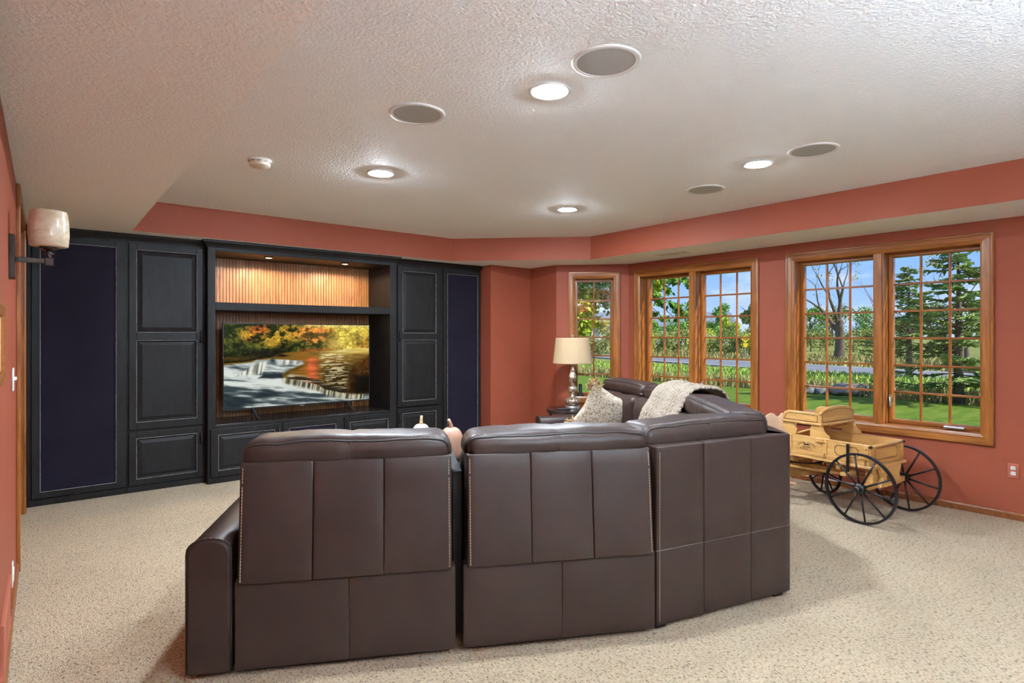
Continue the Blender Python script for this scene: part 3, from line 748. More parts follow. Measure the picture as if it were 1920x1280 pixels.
    img = mix(img, pond * (0.72 + 0.5 * r1[..., None]), sstep(-0.004, 0.008, V - shore))
    img = mix(img, ONE * col(16, 12, 8), blob(.365, .385, .045, .018))
    # rapids
    w1 = fbm(U + 0.45 * V, V - 0.22 * U, 5, 26, 8, 4, 0.65); w2 = fbm(U + 0.3 * V, V - 0.30 * U, 3, 8, 9, 3)
    wf = w1 * 0.6 + w2 * 0.4
    water = mix(ONE * col(62, 74, 78), ONE * col(216, 222, 216), sstep(0.40, 0.66, wf + 0.07 * sstep(0.85, 0.6, V) + 0.04 * sstep(0.15, 0.4, U)))
    water = mix(water, ONE * col(36, 46, 50), sstep(0.50, 0.32, w2) * sstep(0.68, 0.84, V) * sstep(0.6, 0.2, U) * 0.8)
    water = mix(water, ONE * col(150, 138, 96), sstep(0.55, 0.7, w2) * sstep(0.75, 0.9, V) * 0.35)
    upper = ridge([0, .17, .20, .23, .30, .32, .50, .53], [.475, .455, .425, .43, .42, .425, .45, .47]) + 0.010 * jy
    right = ridge([.42, .44, .47, .50, .55, .60, .66, .70, .80, .90, 1.0], [.535, .505, .48, .455, .36, .36, .44, .66, .8, .98, .98])
    # area of broken water: below the upper lip, left of the diagonal lip
    diag = ridge([.36, .40, .46, .52, .56], [.64, .585, .54, .50, .46])
    low = ridge([.0, .34, .36, .45, .55, .62, .66, .72, .80, 1.0], [2, 2, .645, .69, .735, .775, .83, .86, .895, .925]) + 0.008 * jy
    lower_pool = sstep(0.0, 0.010, V - upper) * sstep(0.0, 0.02, diag - V + (U < .36) * 2) * sstep(0.535, 0.50, u)
    img = mix(img, water, np.clip(lower_pool, 0, 1))
    img = mix(img, water, (sstep(0.0, 0.012, V - low) + (U < .36) * sstep(.60, .66, V)).clip(0, 1))
    rim = np.exp(-((V - diag - 0.015) / 0.022) ** 2) * sstep(.36, .39, U) * sstep(.56, .50, U)
    img = mix(img, ONE * col(104, 80, 30) * (0.6 + 0.7 * n3[..., None]), rim * 0.9)
    slick = sstep(0.10, 0.03, low - V) * (V < low) * sstep(.38, .42, U) * sstep(.92, .80, U)
    img = mix(img, mix(ONE * col(46, 42, 30), ONE * col(196, 186, 164), sstep(0.46, 0.62, w1)), slick * 0.9)
    # streaked faces of the falls
    st = fbm(U + 0.10 * V, V, 95, 1.5, 12, 2)
    f1 = sstep(0.0, 0.03, V - upper - 0.01) * sstep(0.635, 0.58, V) * sstep(0.0, 0.03, u - 0.185 + 0.85 * (V - 0.47)) * sstep(0.275, 0.25, u + 0.2 * (V - 0.47))
    img = mix(img, mix(ONE * col(92, 96, 84), ONE * col(236, 234, 220), sstep(0.3, 0.7, st)), np.clip(f1, 0, 1) * 0.9)
    f2 = sstep(0.0, 0.012, V - upper) * sstep(0.515, 0.49, V) * sstep(0.32, 0.335, U) * sstep(0.51, 0.47, U)
    img = mix(img, mix(ONE * col(128, 132, 126), ONE * col(232, 234, 228), sstep(0.3, 0.7, st)), np.clip(f2, 0, 1) * 0.9)
    f3 = sstep(0.0, 0.012, V - low) * sstep(0.10, 0.055, V - low) * sstep(.362, .372, U) * sstep(.98, .95, U)
    img = mix(img, mix(ONE * col(58, 56, 42), ONE * col(206, 200, 172), sstep(0.28, 0.72, st)), f3 * 0.92)
    rock = sstep(0.0, 0.02, v - ridge([.19, .25, .36, .39], [.66, .60, .595, .66])) * sstep(0.668, 0.645, v) * sstep(0.19, 0.22, u) * sstep(0.385, 0.36, u)
    img = mix(img, ONE * col(46, 54, 60), rock)
    img = mix(img, ONE * col(40, 52, 60), blob(.305, .44, .016, .03) * 0.9)
    # dark shrub on the right
    bush = ridge([.80, .84, .9, .95, 1], [.95, .60, .46, .40, .36]) + 0.05 * jy
    img = mix(img, ONE * col(84, 52, 18) * (0.25 + 1.2 * n3[..., None]), sstep(0.0, 0.08, V - bush) * sstep(0.79, 0.87, u) * sstep(0.94, 0.88, V))
    img = mix(img, ONE * col(20, 15, 8) * (0.4 + n3[..., None]), sstep(0.82, 0.92, u) * sstep(0.62, 0.72, V) * sstep(0.95, 0.88, V))
    img = mix(img, ONE * col(255, 236, 170), blob(.80, .20, .25, .30) * 0.13)
    img = np.clip(0.5 + (img - 0.5) * 1.06, 0, 1)
    img = np.clip(img, 0, 1)
    l = np.where(img <= 0.04045, img / 12.92, ((img + 0.055) / 1.055) ** 2.4)
    return l
def screen_mat():
    m = bpy.data.materials.new('lit_screen'); m.use_nodes = True; N, L = sep(m); p = N['Principled BSDF']
    a = N.new('ShaderNodeVertexColor'); a.layer_name = 'picture'
    p.inputs['Base Color'].default_value = (0.002, 0.002, 0.002, 1); p.inputs['Roughness'].default_value = 0.12; p.inputs['Specular IOR Level'].default_value = 0.12
    L.new(a.outputs[0], p.inputs['Emission Color']); p.inputs['Emission Strength'].default_value = 0.88
    return m
TX0, TX1, TY, TZ0, TZ1 = 1.420, 3.020, 6.45, 0.664, 1.558
e = empty('television', ((TX0 + TX1) / 2, TY, 0.563)); tag(e, 'large flat television showing an autumn waterfall', 'television')
hw = (TX1 - TX0) / 2; z0, z1 = TZ0 - 0.563, TZ1 - 0.563
nu, nv = 300, 170
m = MB(); m.grid(nu - 1, nv - 1, lambda u, v: (-hw + 0.008 + u * (2 * hw - 0.016), -0.001, z1 - 0.008 - v * (z1 - z0 - 0.022)))
me = m.mesh('screen', screen_mat())
ca = me.color_attributes.new('picture', 'FLOAT_COLOR', 'POINT')
cc = screen_colours(nu, nv).reshape(-1, 3); ca.data.foreach_set('color', np.concatenate([cc, np.ones((len(cc), 1))], 1).astype(np.float32).ravel())
me.flip_normals(); link('screen', me, e)
m = MB(); m.frame(-hw, hw, z0, z1, [(0, 0.03), (0, -0.004), (0.0065, -0.004), (0.0075, 0.0)]); m.box(-hw, hw, 0.004, 0.05, z0, z1); m.build('bezel', M['bezel'], e)
m = MB(); m.box(-0.022, 0.022, -0.005, 0.0, z0 - 0.006, z0 + 0.004); m.build('badge', M['silver'], e)
for x in (-0.52, 0.52):
    m = MB(); m.tube([(x, 0.02, z0 + 0.02), (x + 0.03, -0.10, 0.012), (x + 0.035, -0.135, 0.008)], [0.013, 0.010, 0.008], 8)
    m.tube([(x, 0.02, z0 + 0.02), (x + 0.02, 0.09, 0.012), (x + 0.022, 0.11, 0.008)], [0.013, 0.010, 0.008], 8); m.build('foot', M['bezel'], e, smooth=True)
# ------------------------------------------------------------------ sectional sofa
M['seam_light'] = simple('pale_leather_seam', (0.11, 0.08, 0.065, 1), 0.6)
sofa = empty('sectional_sofa', (0.615, 2.616, 0)); tag(sofa, 'dark brown leather reclining sectional sofa seen from behind', 'sofa')
SO = Vector((0.615, 2.616, 0))
def fr(px, py, ang):                                    # frame of a sofa section inside the sofa's own space
    return T((px - SO.x, py - SO.y, 0)) @ RZ(rad(ang))
def wrinkle(amp, sc_, seed=0.0):
    def f(p):
        n = noise.noise(Vector((p[0] * sc_ + seed, p[1] * sc_, p[2] * sc_ * 1.4)))
        n2 = noise.noise(Vector((p[0] * sc_ * 2.6 + seed, p[1] * sc_ * 2.6, p[2] * sc_ * 2.6 + 7)))
        return (p[0], p[1] + amp * n, p[2] + amp * 0.8 * n + amp * 0.5 * n2)
    return f
def stitch(pts, step=0.011, ln=0.0068, r=0.0013):
    m = MB(); pts = [Vector(p) for p in pts]
    for a, b_ in zip(pts[:-1], pts[1:]):
        L_ = (b_ - a).length; t = (b_ - a).normalized(); n = int(L_ / step)
        for k in range(n):
            p = a + t * (k * step); m.tube([p, p + t * ln], r, 4)
    return m
def seg_box(mx, name, x0, x1, y0, y1, z0, z1, r, bulge, fn=None, flat=6, seg=3):
    m = MB(); m.rbox(x0, x1, y0, y1, z0, z1, r, seg, flat, bulge, fn, mx); return m.build(name, M['leather'], sofa, smooth=True)
def headrest(mx, x0, x1, seed, zt=0.982, y0=0.035, y1=0.265):
    wr = wrinkle(0.010, 5.5, seed); xm = (x0 + x1) / 2
    def fn(p):
        q = Vector(wr(p)); g = math.exp(-((p[0] - xm) / 0.007) ** 2)
        q.y += 0.006 * g * (1 if p[1] < (y0 + y1) / 2 else -1); q.z -= 0.003 * g if p[2] > 0.93 else 0
        e = min(p[0] - x0, x1 - p[0]); q.z -= 0.012 * math.exp(-e / 0.05) if p[2] > 0.9 else 0
        return q
    m = MB(); m.rbox(x0, x1, y0, y1, 0.845, zt, 0.052, 5, (28, 6, 5), (0.004, 0.014, 0.012), fn, mx)
    h = m.build('headrest', M['leather'], sofa, smooth=True)
    k45 = 0.052 * (1 - math.sqrt(0.5)) - 0.001
    for sg, ye in ((1, y0), (-1, y1)):
        path = []
        y_ = ye + sg * k45
        for k in range(7): path.append((x0 + k45, y_, 0.868 + (zt - 0.052 - 0.868) * k / 6))
        for k in range(1, 6):
            a = PI / 2 * k / 6; path.append((x0 + k45 + (0.052 - k45) * (1 - math.cos(a)), y_, zt - 0.052 + (0.052 - k45) * math.sin(a)))
        for k in range(31): path.append((x0 + 0.052 + (x1 - x0 - 0.104) * k / 30, y_, zt - k45))
        for k in range(5, 0, -1):
            a = PI / 2 * k / 6; path.append((x1 - k45 - (0.052 - k45) * (1 - math.cos(a)), y_, zt - 0.052 + (0.052 - k45) * math.sin(a)))
        for k in range(6, -1, -1): path.append((x1 - k45, y_, 0.868 + (zt - 0.052 - 0.868) * k / 6))
        path = [tuple(fn(Vector(p))) for p in path]
        q = MB(); q.tube(path, 0.0048, 6, mx); q.build('piping', M['seam'], h, smooth=True)
        up = [(p[0], p[1] + sg * 0.017, p[2] + 0.0125) for p in path[12:-12]]
        q = stitch(up, 0.012, 0.0075, 0.0016); q.v = [tuple(mx @ Vector(p)) for p in q.v]; s_ = q.build('stitching', M['thread'], h); s_['kind'] = 'stuff'
    q = MB(); q.tube([wr((xm, y0 - 0.004, 0.865)), wr((xm, y0 - 0.0085, 0.905)), wr((xm, y0 - 0.002, 0.935)), wr((xm, y0 + 0.012, zt - 0.013))], 0.0026, 5, mx); q.build('centre_seam', M['seam'], h)
    return h
def recliner(px, py, ang, w, seed):
    mx = fr(px, py, ang)
    lean = lambda p: (p[0], p[1] + 0.045 * (p[2] - 0.385) / 0.5, p[2])
    m = MB(); m.box(0.03, w - 0.03, 0.05, 0.88, 0.0, 0.055, mx); m.build('base_frame', M['rubber'], sofa)
    seg_box(mx, 'lower_panel', 0.004, w / 2 + 0.001, 0.0, 0.07, 0.028, 0.402, 0.007, (0, 0.005, 0), seg=2)
    seg_box(mx, 'lower_panel', w / 2 - 0.001, w - 0.004, 0.0, 0.07, 0.028, 0.402, 0.007, (0, 0.005, 0), seg=2)
    pw = (w - 0.044) / 3
    for k in range(3):
        fn = lean
        seg_box(mx, 'back_panel', 0.022 + k * pw, 0.022 + (k + 1) * pw, -0.028, 0.07, 0.395 , 0.892, 0.0075, (0, 0.005, 0), fn, flat=8, seg=2)
    for x in (0.022 + 0.012, w - 0.022 - 0.012):
        q = stitch([(x, -0.0305, 0.41), (x, -0.0305 + 0.036, 0.81), (x, -0.029 + 0.0445, 0.877), (x, 0.0 + 0.045, 0.8935)], 0.0130, 0.0098, 0.0017)
        q.v = [tuple(mx @ Vector(p)) for p in q.v]; s_ = q.build('stitching', M['thread'], sofa); s_['kind'] = 'stuff'
    m = MB(); m.tube([(0.024, -0.018, 0.399), (w - 0.024, -0.018, 0.399)], 0.005, 6, mx); m.build('piping', M['seam'], sofa, smooth=True)
    seg_box(mx, 'back_shell', 0.03, w - 0.03, 0.06, 0.26, 0.06, 0.875, 0.03, (0, 0, 0))
    headrest(mx, 0.018, w - 0.018, seed)
    seg_box(mx, 'back_cushion', 0.018, w - 0.018, 0.20, 0.36, 0.44, 0.868, 0.06, (0, 0.03, 0.0), wrinkle(0.016, 6, seed + 3), flat=14, seg=4)
    seg_box(mx, 'seat_cushion', 0.012, w - 0.012, 0.26, 0.95, 0.26, 0.475, 0.06, (0, 0.01, 0.025), wrinkle(0.008, 5, seed + 9), flat=10, seg=4)
    seg_box(mx, 'footrest', 0.012, w - 0.012, 0.90, 0.985, 0.06, 0.42, 0.035, (0, 0.012, 0), None)
def arm(px, py, ang):
    mx = fr(px, py, ang)
    W_, H_ = 0.172, 0.585
    pts = [(0, 0.03)]
    for k in range(13):
        a = PI - PI * k / 12; pts.append((W_ / 2 + W_ / 2 * math.cos(a), H_ - 0.062 + 0.062 * math.sin(a) ** 0.8))
    pts += [(W_, 0.03)]
    m = MB(); n = len(pts); rows = [0.0, 0.004, 0.012, 0.3, 0.6, 0.93, 0.942, 0.946]; ins = [0.012, 0.004, 0, 0, 0, 0, 0.004, 0.012]
    vs = []
    for y, i in zip(rows, ins):
        for (x, z) in pts:
            cx_ = W_ / 2; zz = z - i if z > 0.3 else z
            vs.append((cx_ + (x - cx_) * (1 - i / 0.086), y, zz))
    fs = [(r * n + k, r * n + k + 1, (r + 1) * n + k + 1, (r + 1) * n + k) for r in range(len(rows) - 1) for k in range(n - 1)]
    fs += [(r * n + n - 1, r * n, (r + 1) * n, (r + 1) * n + n - 1) for r in range(len(rows) - 1)]
    fs += [tuple(range(n)), tuple(range(len(rows) * n - 1, (len(rows) - 1) * n - 1, -1))]
    fs = [tuple(reversed(f)) for f in fs]
    m.add(vs, fs, mx); a_ = m.build('arm', M['leather'], sofa, auto=50)
    for y in (0.0075, 0.938):
        q = MB(); q.tube([(x + (0.001 if x > W_ / 2 else -0.001), y, z + 0.001) for x, z in pts], 0.0035, 6, mx); q.build('piping', M['seam'], a_, smooth=True)
        q = stitch([(x, y + (0.011 if y < 0.5 else -0.011), z + 0.0012) for x, z in pts[1:-1]], 0.0115, 0.0075, 0.0012); q.v = [tuple(mx @ Vector(p)) for p in q.v]
        s_ = q.build('stitching', M['thread'], a_); s_['kind'] = 'stuff'
    for y in (0.08, 0.85):
        q = MB(); q.box(0.03, W_ - 0.03, y - 0.03, y + 0.03, 0.0, 0.032, mx); q.build('foot', M['rubber'], a_)
AA, AB1, AB2, AB, AR4 = -28.05, -13.8, 48.0, 60.0, 66.5; LB = 1.25
va = Vector((math.cos(rad(AA)), math.sin(rad(AA)))); vb = Vector((math.cos(rad(AB)), math.sin(rad(AB))))
P0 = Vector((0.615, 2.616))
q0 = P0 - va * 0.182; arm(q0.x, q0.y, AA)
recliner(P0.x, P0.y, AA, 0.932, 1.0)
m = MB(); m.box(0.925, 0.965, 0.10, 0.70, 0.05, 0.80, fr(P0.x, P0.y, AA)); m.build('gap_shade_block', M['dark'], sofa)  # black block added as the shade in the gap between the seats
q1 = P0 + va * 0.958; recliner(q1.x, q1.y, AA, 0.927, 4.0)
W0 = Vector((2.300, 1.742)); v1 = Vector((math.cos(rad(AB1)), math.sin(rad(AB1)))); v2 = Vector((math.cos(rad(AB2)), math.sin(rad(AB2))))
W1 = W0 + v1 * 0.918; W2 = W1 + v2 * LB
def wedge_face(Pq, ang, w, seed, flip):
    mx = fr(Pq.x, Pq.y, ang); cuts = [0, 0.30, 0.625, w] if not flip else [0, w - 0.625, w - 0.30, w]
    for k in range(3):
        seg_box(mx, 'lower_panel', cuts[k], cuts[k + 1] + 0.0005, 0.0, 0.11, 0.030, 0.391, 0.0075, (0, 0.005, 0), None, flat=7, seg=2)
        seg_box(mx, 'back_panel', cuts[k], cuts[k + 1] + 0.0005, 0.0, 0.15, 0.389, 0.892, 0.009, (0, 0.004, 0), None, flat=8, seg=2)
    if not flip:
        q = stitch([(0.018, -0.002, 0.05), (0.018, -0.0025, 0.87)], 0.0130, 0.0098, 0.0017); q.v = [tuple(mx @ Vector(p)) for p in q.v]; s_ = q.build('stitching', M['thread'], sofa); s_['kind'] = 'stuff'
        q = MB(); q.tube([(0.0, 0.002, 0.390), (w - 0.008, 0.002, 0.390)], 0.0020, 5, mx); q.build('seam', M['seam_light'], sofa)
    return mx
mA = wedge_face(W0, AB1, 0.918, 2, False); mB_ = wedge_face(W1, AB2, LB, 5, True)
headrest(mA, -0.015, 0.838, 11.0, 0.984, 0.07, 0.31)
headrest(mB_, 0.115, LB - 0.02, 15.0, 0.992, 0.07, 0.31)
seg_box(mA, 'back_cushion', 0.02, 0.74, 0.27, 0.40, 0.44, 0.87, 0.05, (0, 0.02, 0), wrinkle(0.012, 6, 3), flat=10)
seg_box(mB_, 'back_cushion', 0.30, LB - 0.04, 0.27, 0.40, 0.44, 0.87, 0.05, (0, 0.02, 0), wrinkle(0.012, 6, 8), flat=10)
nA = Vector((-va.y, va.x)); nB = Vector((-vb.y, vb.x))
def off(p, v, k): r = p + v * k; return (r.x - SO.x, r.y - SO.y)
n1 = Vector((-v1.y, v1.x)); n2 = Vector((-v2.y, v2.x)); cen = W1 + (n1 + n2).normalized() * 0.2
m = MB(); m.prism([off(W0, nA, 0.16), off(cen, v1, 0.0), off(W2, nB, 0.16), off(W2, nB, 0.96), off(W0, nA, 0.96)], 0.06, 0.44)
m.build('corner_base', M['leather'], sofa, bevel=0.02)
m = MB(); m.prism([off(W0, nA, 0.24), off(cen, (n1 + n2).normalized(), 0.1), off(W2, nB, 0.24), off(W2, nB, 0.93), off(W0, nA, 0.93)], 0.43, 0.49)
m.build('corner_seat', M['leather'], sofa, bevel=0.02)
for (a_, b_) in ((0.05, 0.06), (0.86, 0.06)):
    m = MB(); m.box(a_ - 0.03, a_ + 0.03, b_ - 0.03, b_ + 0.03, 0, 0.034, mA); m.build('foot', M['rubber'], sofa)
R3 = W2 + vb * 0.012; recliner(R3.x, R3.y, AB, 0.925, 21.0)
R4 = R3 + vb * 0.935; v4 = Vector((math.cos(rad(AR4)), math.sin(rad(AR4)))); recliner(R4.x, R4.y, AR4, 0.925, 27.0)
q2 = R4 + v4 * 0.935; arm(q2.x, q2.y, AR4)

# ------------------------------------------------------------------ knitted throw over the far backs
mx3 = T((R3.x, R3.y, 0)) @ RZ(rad(AB))
prof = [(0.435, 0.60), (0.425, 0.70), (0.39, 0.80), (0.335, 0.885), (0.300, 0.945), (0.258, 0.990), (0.20, 1.006), (0.13, 1.008), (0.07, 0.998), (0.02, 0.955), (0.0, 0.90), (-0.012, 0.82), (-0.014, 0.70)]
pl = [0.0]
for a_, b_ in zip(prof[:-1], prof[1:]): pl.append(pl[-1] + math.dist(a_, b_))
def throw_pt(u, v):
    s = v * pl[-1]; i = max(0, min(len(pl) - 2, next((k for k in range(len(pl) - 1) if pl[k + 1] >= s), len(pl) - 2)))
    t = (s - pl[i]) / (pl[i + 1] - pl[i]); y = prof[i][0] * (1 - t) + prof[i + 1][0] * t; z = prof[i][1] * (1 - t) + prof[i + 1][1] * t
    x = -0.10 + 0.66 * u + 0.10 * (v - 0.55) * (1 - u) - 0.10 * max(0, 0.4 - v)
    ny, nz_ = (prof[i + 1][1] - prof[i][1]), -(prof[i + 1][0] - prof[i][0]); L_ = math.hypot(ny, nz_); ny /= L_; nz_ /= L_
    ph = u * 0.66 / 0.034
    cable = 0.5 + 0.5 * math.cos(2 * PI * ph); tw = math.sin(2 * PI * (s / 0.040 + 0.5 * math.sin(2 * PI * ph)))
    h = 0.010 + 0.012 * cable ** 0.7 + 0.006 * tw * cable + 0.014 * math.sin(u * 15 + 2.5 * math.sin(s * 3)) + 0.012 * noise.noise(Vector((u * 5, s * 6, 3)))
    if u < 0.22: h += 0.030 * math.sin(PI * u / 0.22)      # rolled thick edge
    return (x, y + ny * h, z + nz_ * h)
o = empty('knit_throw', tuple(mx3.translation), rad(AB)); tag(o, 'oatmeal cable knit throw draped over the far sofa back', 'throw blanket')
m = MB(); m.grid(170, 130, throw_pt); k_ = m.build('throw_fabric', M['knit'], o, smooth=True)
sol = k_.modifiers.new('thickness', 'SOLIDIFY'); sol.thickness = 0.012; sol.offset = -1

# ------------------------------------------------------------------ cushion with fringe corners
e = empty('throw_pillow', (0, 0, 0)); tag(e, 'beige leopard print throw pillow with tan fringe on the far sofa seat', 'pillow')
PC = Vector(at(1133, 5.55)); e.location = (PC.x, PC.y, 0.66)
e.rotation_euler = (rad(16), rad(27), rad(-37)); e.scale = (1.08, 1.0, 1.08)
def pil(p):
    q = Vector(p); s = max(abs(q.x), abs(q.z)) / 0.225
    e_ = (1 - min(1, (q.x / 0.225) ** 2)) * (1 - min(1, (q.z / 0.225) ** 2))
    c_ = 1 + 0.10 * (abs(q.x * q.z) / 0.225 ** 2)
    return (q.x * c_ * (1 - 0.10 * (1 - (q.z / 0.225) ** 2) * (abs(q.x) / 0.225) ** 3), q.y * (0.22 + 0.78 * e_ ** 0.45), q.z * c_ * (1 - 0.10 * (1 - (q.x / 0.225) ** 2) * (abs(q.z) / 0.225) ** 3))
m = MB(); m.rbox(-0.225, 0.225, -0.085, 0.085, -0.225, 0.225, 0.02, 3, 14, (0, 0.01, 0), pil); m.build('cover', M['leopard'], e, smooth=True)
for sx_ in (-1, 1):
    for sz_ in (-1, 1):
        m = MB(); c0 = Vector((sx_ * 0.215, 0, sz_ * 0.215))
        for k in range(260):
            dr_ = Vector((sx_ * random.uniform(-0.2, 1.2), random.uniform(-0.75, 0.75), sz_ * random.uniform(-0.2, 1.2))).normalized()
            a_ = c0 + Vector((random.uniform(-0.055, 0.015) * sx_, random.uniform(-0.008, 0.008), random.uniform(-0.055, 0.015) * sz_)); L_ = random.uniform(0.035, 0.075)
            sd_ = Vector((random.uniform(-1, 1), random.uniform(-1, 1), random.uniform(-1, 1))) * 0.012
            m.tube([a_, a_ + dr_ * L_ * 0.5 + sd_, a_ + dr_ * L_], [0.0045, 0.0045, 0.003], 4)
        f_ = m.build('fringe', M['fringe'], e); f_['kind'] = 'stuff'

# ------------------------------------------------------------------ side table, lamp, remote, candle
TP = Vector(at(1076, 6.95)); TZ = 0.555
e = empty('side_table', (TP.x, TP.y, 0)); tag(e, 'round dark metal side table beside the far sofa arm', 'table')
m = MB(); m.lathe([(0.0001, TZ - 0.006), (0.315, TZ - 0.006), (0.317, TZ - 0.034), (0.33, TZ - 0.034), (0.33, TZ - 0.001), (0.327, TZ), (0.0001, TZ)], 64, cap=False); m.build('table_top', M['tabletop'], e, auto=30)
for k in range(4):
    a = rad(20 + 90 * k); x, y = 0.312 * math.cos(a), 0.312 * math.sin(a)
    m = MB(); m.box(-0.012, 0.012, -0.012, 0.012, 0.0, TZ - 0.012, T((x, y, 0)) @ RZ(a)); m.build('leg', M['iron'], e, bevel=0.002)
m = MB(); m.lathe([(0.295, 0.14), (0.312, 0.14), (0.312, 0.155), (0.295, 0.155), (0.295, 0.14)], 48, cap=False); m.build('lower_ring', M['iron'], e, auto=30)
LP = Vector(at(1073.5, 6.93)); e = empty('table_lamp', (LP.x, LP.y, TZ)); tag(e, 'mercury glass table lamp with a pleated cream shade', 'lamp'); e.scale = (1.08, 1.08, 1.09)
m = MB(); m.lathe([(0.078, 0), (0.080, 0.004), (0.080, 0.030), (0.076, 0.036), (0.04, 0.038)], 40); m.build('base', M['silver'], e, auto=35)
fl = lambda n, amp, tw=0.0: (lambda a, z: amp * math.cos(n * a + tw * z))
def sm(prof, k=4):
    out = []
    for i in range(len(prof) - 1):
        p0 = prof[max(i - 1, 0)]; p1 = prof[i]; p2 = prof[i + 1]; p3 = prof[min(i + 2, len(prof) - 1)]
        for j in range(k):
            t = j / k; out.append(tuple(0.5 * ((2 * p1[d]) + (-p0[d] + p2[d]) * t + (2 * p0[d] - 5 * p1[d] + 4 * p2[d] - p3[d]) * t * t + (-p0[d] + 3 * p1[d] - 3 * p2[d] + p3[d]) * t ** 3) for d in (0, 1)))
    return [(max(a, 0.001), b_) for a, b_ in out] + [prof[-1]]
m = MB(); m.lathe(sm([(0.05, 0.038), (0.070, 0.052), (0.083, 0.080), (0.078, 0.105), (0.050, 0.128), (0.022, 0.145)]), 72, None, fl(18, 0.035)); m.build('lower_globe', M['mercury'], e, smooth=True)
m = MB(); m.lathe([(0.020, 0.143), (0.026, 0.147), (0.020, 0.153), (0.020, 0.160), (0.028, 0.166), (0.022, 0.172)], 28, cap=False); m.build('collar', M['silver'], e, smooth=True)
m = MB(); m.lathe(sm([(0.022, 0.172), (0.043, 0.186), (0.052, 0.215), (0.045, 0.243), (0.020, 0.262)]), 72, None, fl(16, 0.03, 12)); m.build('middle_globe', M['mercury'], e, smooth=True)
m = MB(); m.lathe([(0.018, 0.260), (0.024, 0.264), (0.017, 0.270), (0.024, 0.277), (0.018, 0.283)], 28, cap=False); m.build('collar', M['silver'], e, smooth=True)
m = MB(); m.lathe(sm([(0.018, 0.283), (0.036, 0.305), (0.045, 0.335), (0.036, 0.375), (0.022, 0.42), (0.016, 0.455), (0.018, 0.475)]), 72, None, fl(14, 0.05, 26)); m.build('neck', M['mercury'], e, smooth=True)
m = MB(); m.lathe([(0.018, 0.475), (0.026, 0.480), (0.026, 0.486), (0.012, 0.490), (0.012, 0.53), (0.016, 0.532), (0.016, 0.57), (0.003, 0.572), (0.003, 0.785)], 20); m.build('socket', M['silver'], e, auto=35)
m = MB(); n = 360; vs = []; fs = []
for j, (r_, z) in enumerate([(0.2155, 0.500), (0.2155, 0.506), (0.185, 0.772), (0.183, 0.778)]):
    for i in range(n):
        a = 2 * PI * i / n; rr = r_ + (0.0022 * math.cos(a * 90) if j in (1, 2) else 0.001); vs.append((rr * math.cos(a), rr * math.sin(a), z))
for j in range(3):
    for i in range(n): fs.append((j * n + i, j * n + (i + 1) % n, (j + 1) * n + (i + 1) % n, (j + 1) * n + i))
m.add(vs, fs); s_ = m.build('shade', M['shade'], e, smooth=True)
sol = s_.modifiers.new('thickness', 'SOLIDIFY'); sol.thickness = 0.002
m = MB()
for k in range(3): m.tube([(0, 0, 0.772), (0.183 * math.cos(rad(120 * k)), 0.183 * math.sin(rad(120 * k)), 0.772)], 0.002, 5)
m.build('shade_spider', M['silver'], e)
m = MB(); m.lathe([(0.006, 0.774), (0.013, 0.780), (0.008, 0.788), (0.013, 0.797), (0.014, 0.805), (0.006, 0.815), (0.0001, 0.817)], 20, cap=False); m.build('finial', M['silver'], e, smooth=True)
rp = TP + Vector((-0.115, 0.02)); e = empty('remote_control', (rp.x - 0.06, rp.y - 0.03, TZ + 0.0005), rad(-38)); tag(e, 'black remote control lying beside the lamp base', 'remote')
m = MB(); m.rbox(-0.075, 0.075, -0.023, 0.023, 0, 0.020, 0.008, 3, 3); b_ = m.build('body', M['rubber'], e, smooth=True)
for k in range(5):
    m = MB(); m.lathe([(0.005, 0.0195), (0.0045, 0.0215), (0.0001, 0.022)], 10, T((-0.05 + 0.022 * k, 0.004, 0)), cap=False); m.build('button', M['bezel'], e)
wz = 0.552 + 0.088 + 0.0005
wc = DM @ Vector((cl + 0.155, 0.045, wz - 0.0035)); e = empty('pillar_candle', tuple(wc), DANG); tag(e, 'dark green pillar candle in a black dish on the small window sill', 'candle')
m = MB(); m.lathe([(0.0001, 0.001), (0.030, 0.001), (0.040, 0.006), (0.042, 0.022), (0.038, 0.022), (0.034, 0.010), (0.0001, 0.008)], 28, cap=False); m.build('dish', M['rubber'], e, smooth=True)
m = MB(); m.lathe([(0.0235, 0.009), (0.0235, 0.155), (0.021, 0.160), (0.016, 0.156), (0.0001, 0.154)], 28, cap=False); m.build('wax', M['candle'], e, auto=35)
m = MB(); m.tube([(0, 0, 0.153), (0.001, 0, 0.163)], 0.0015, 5); m.build('wick', M['ink'], e)

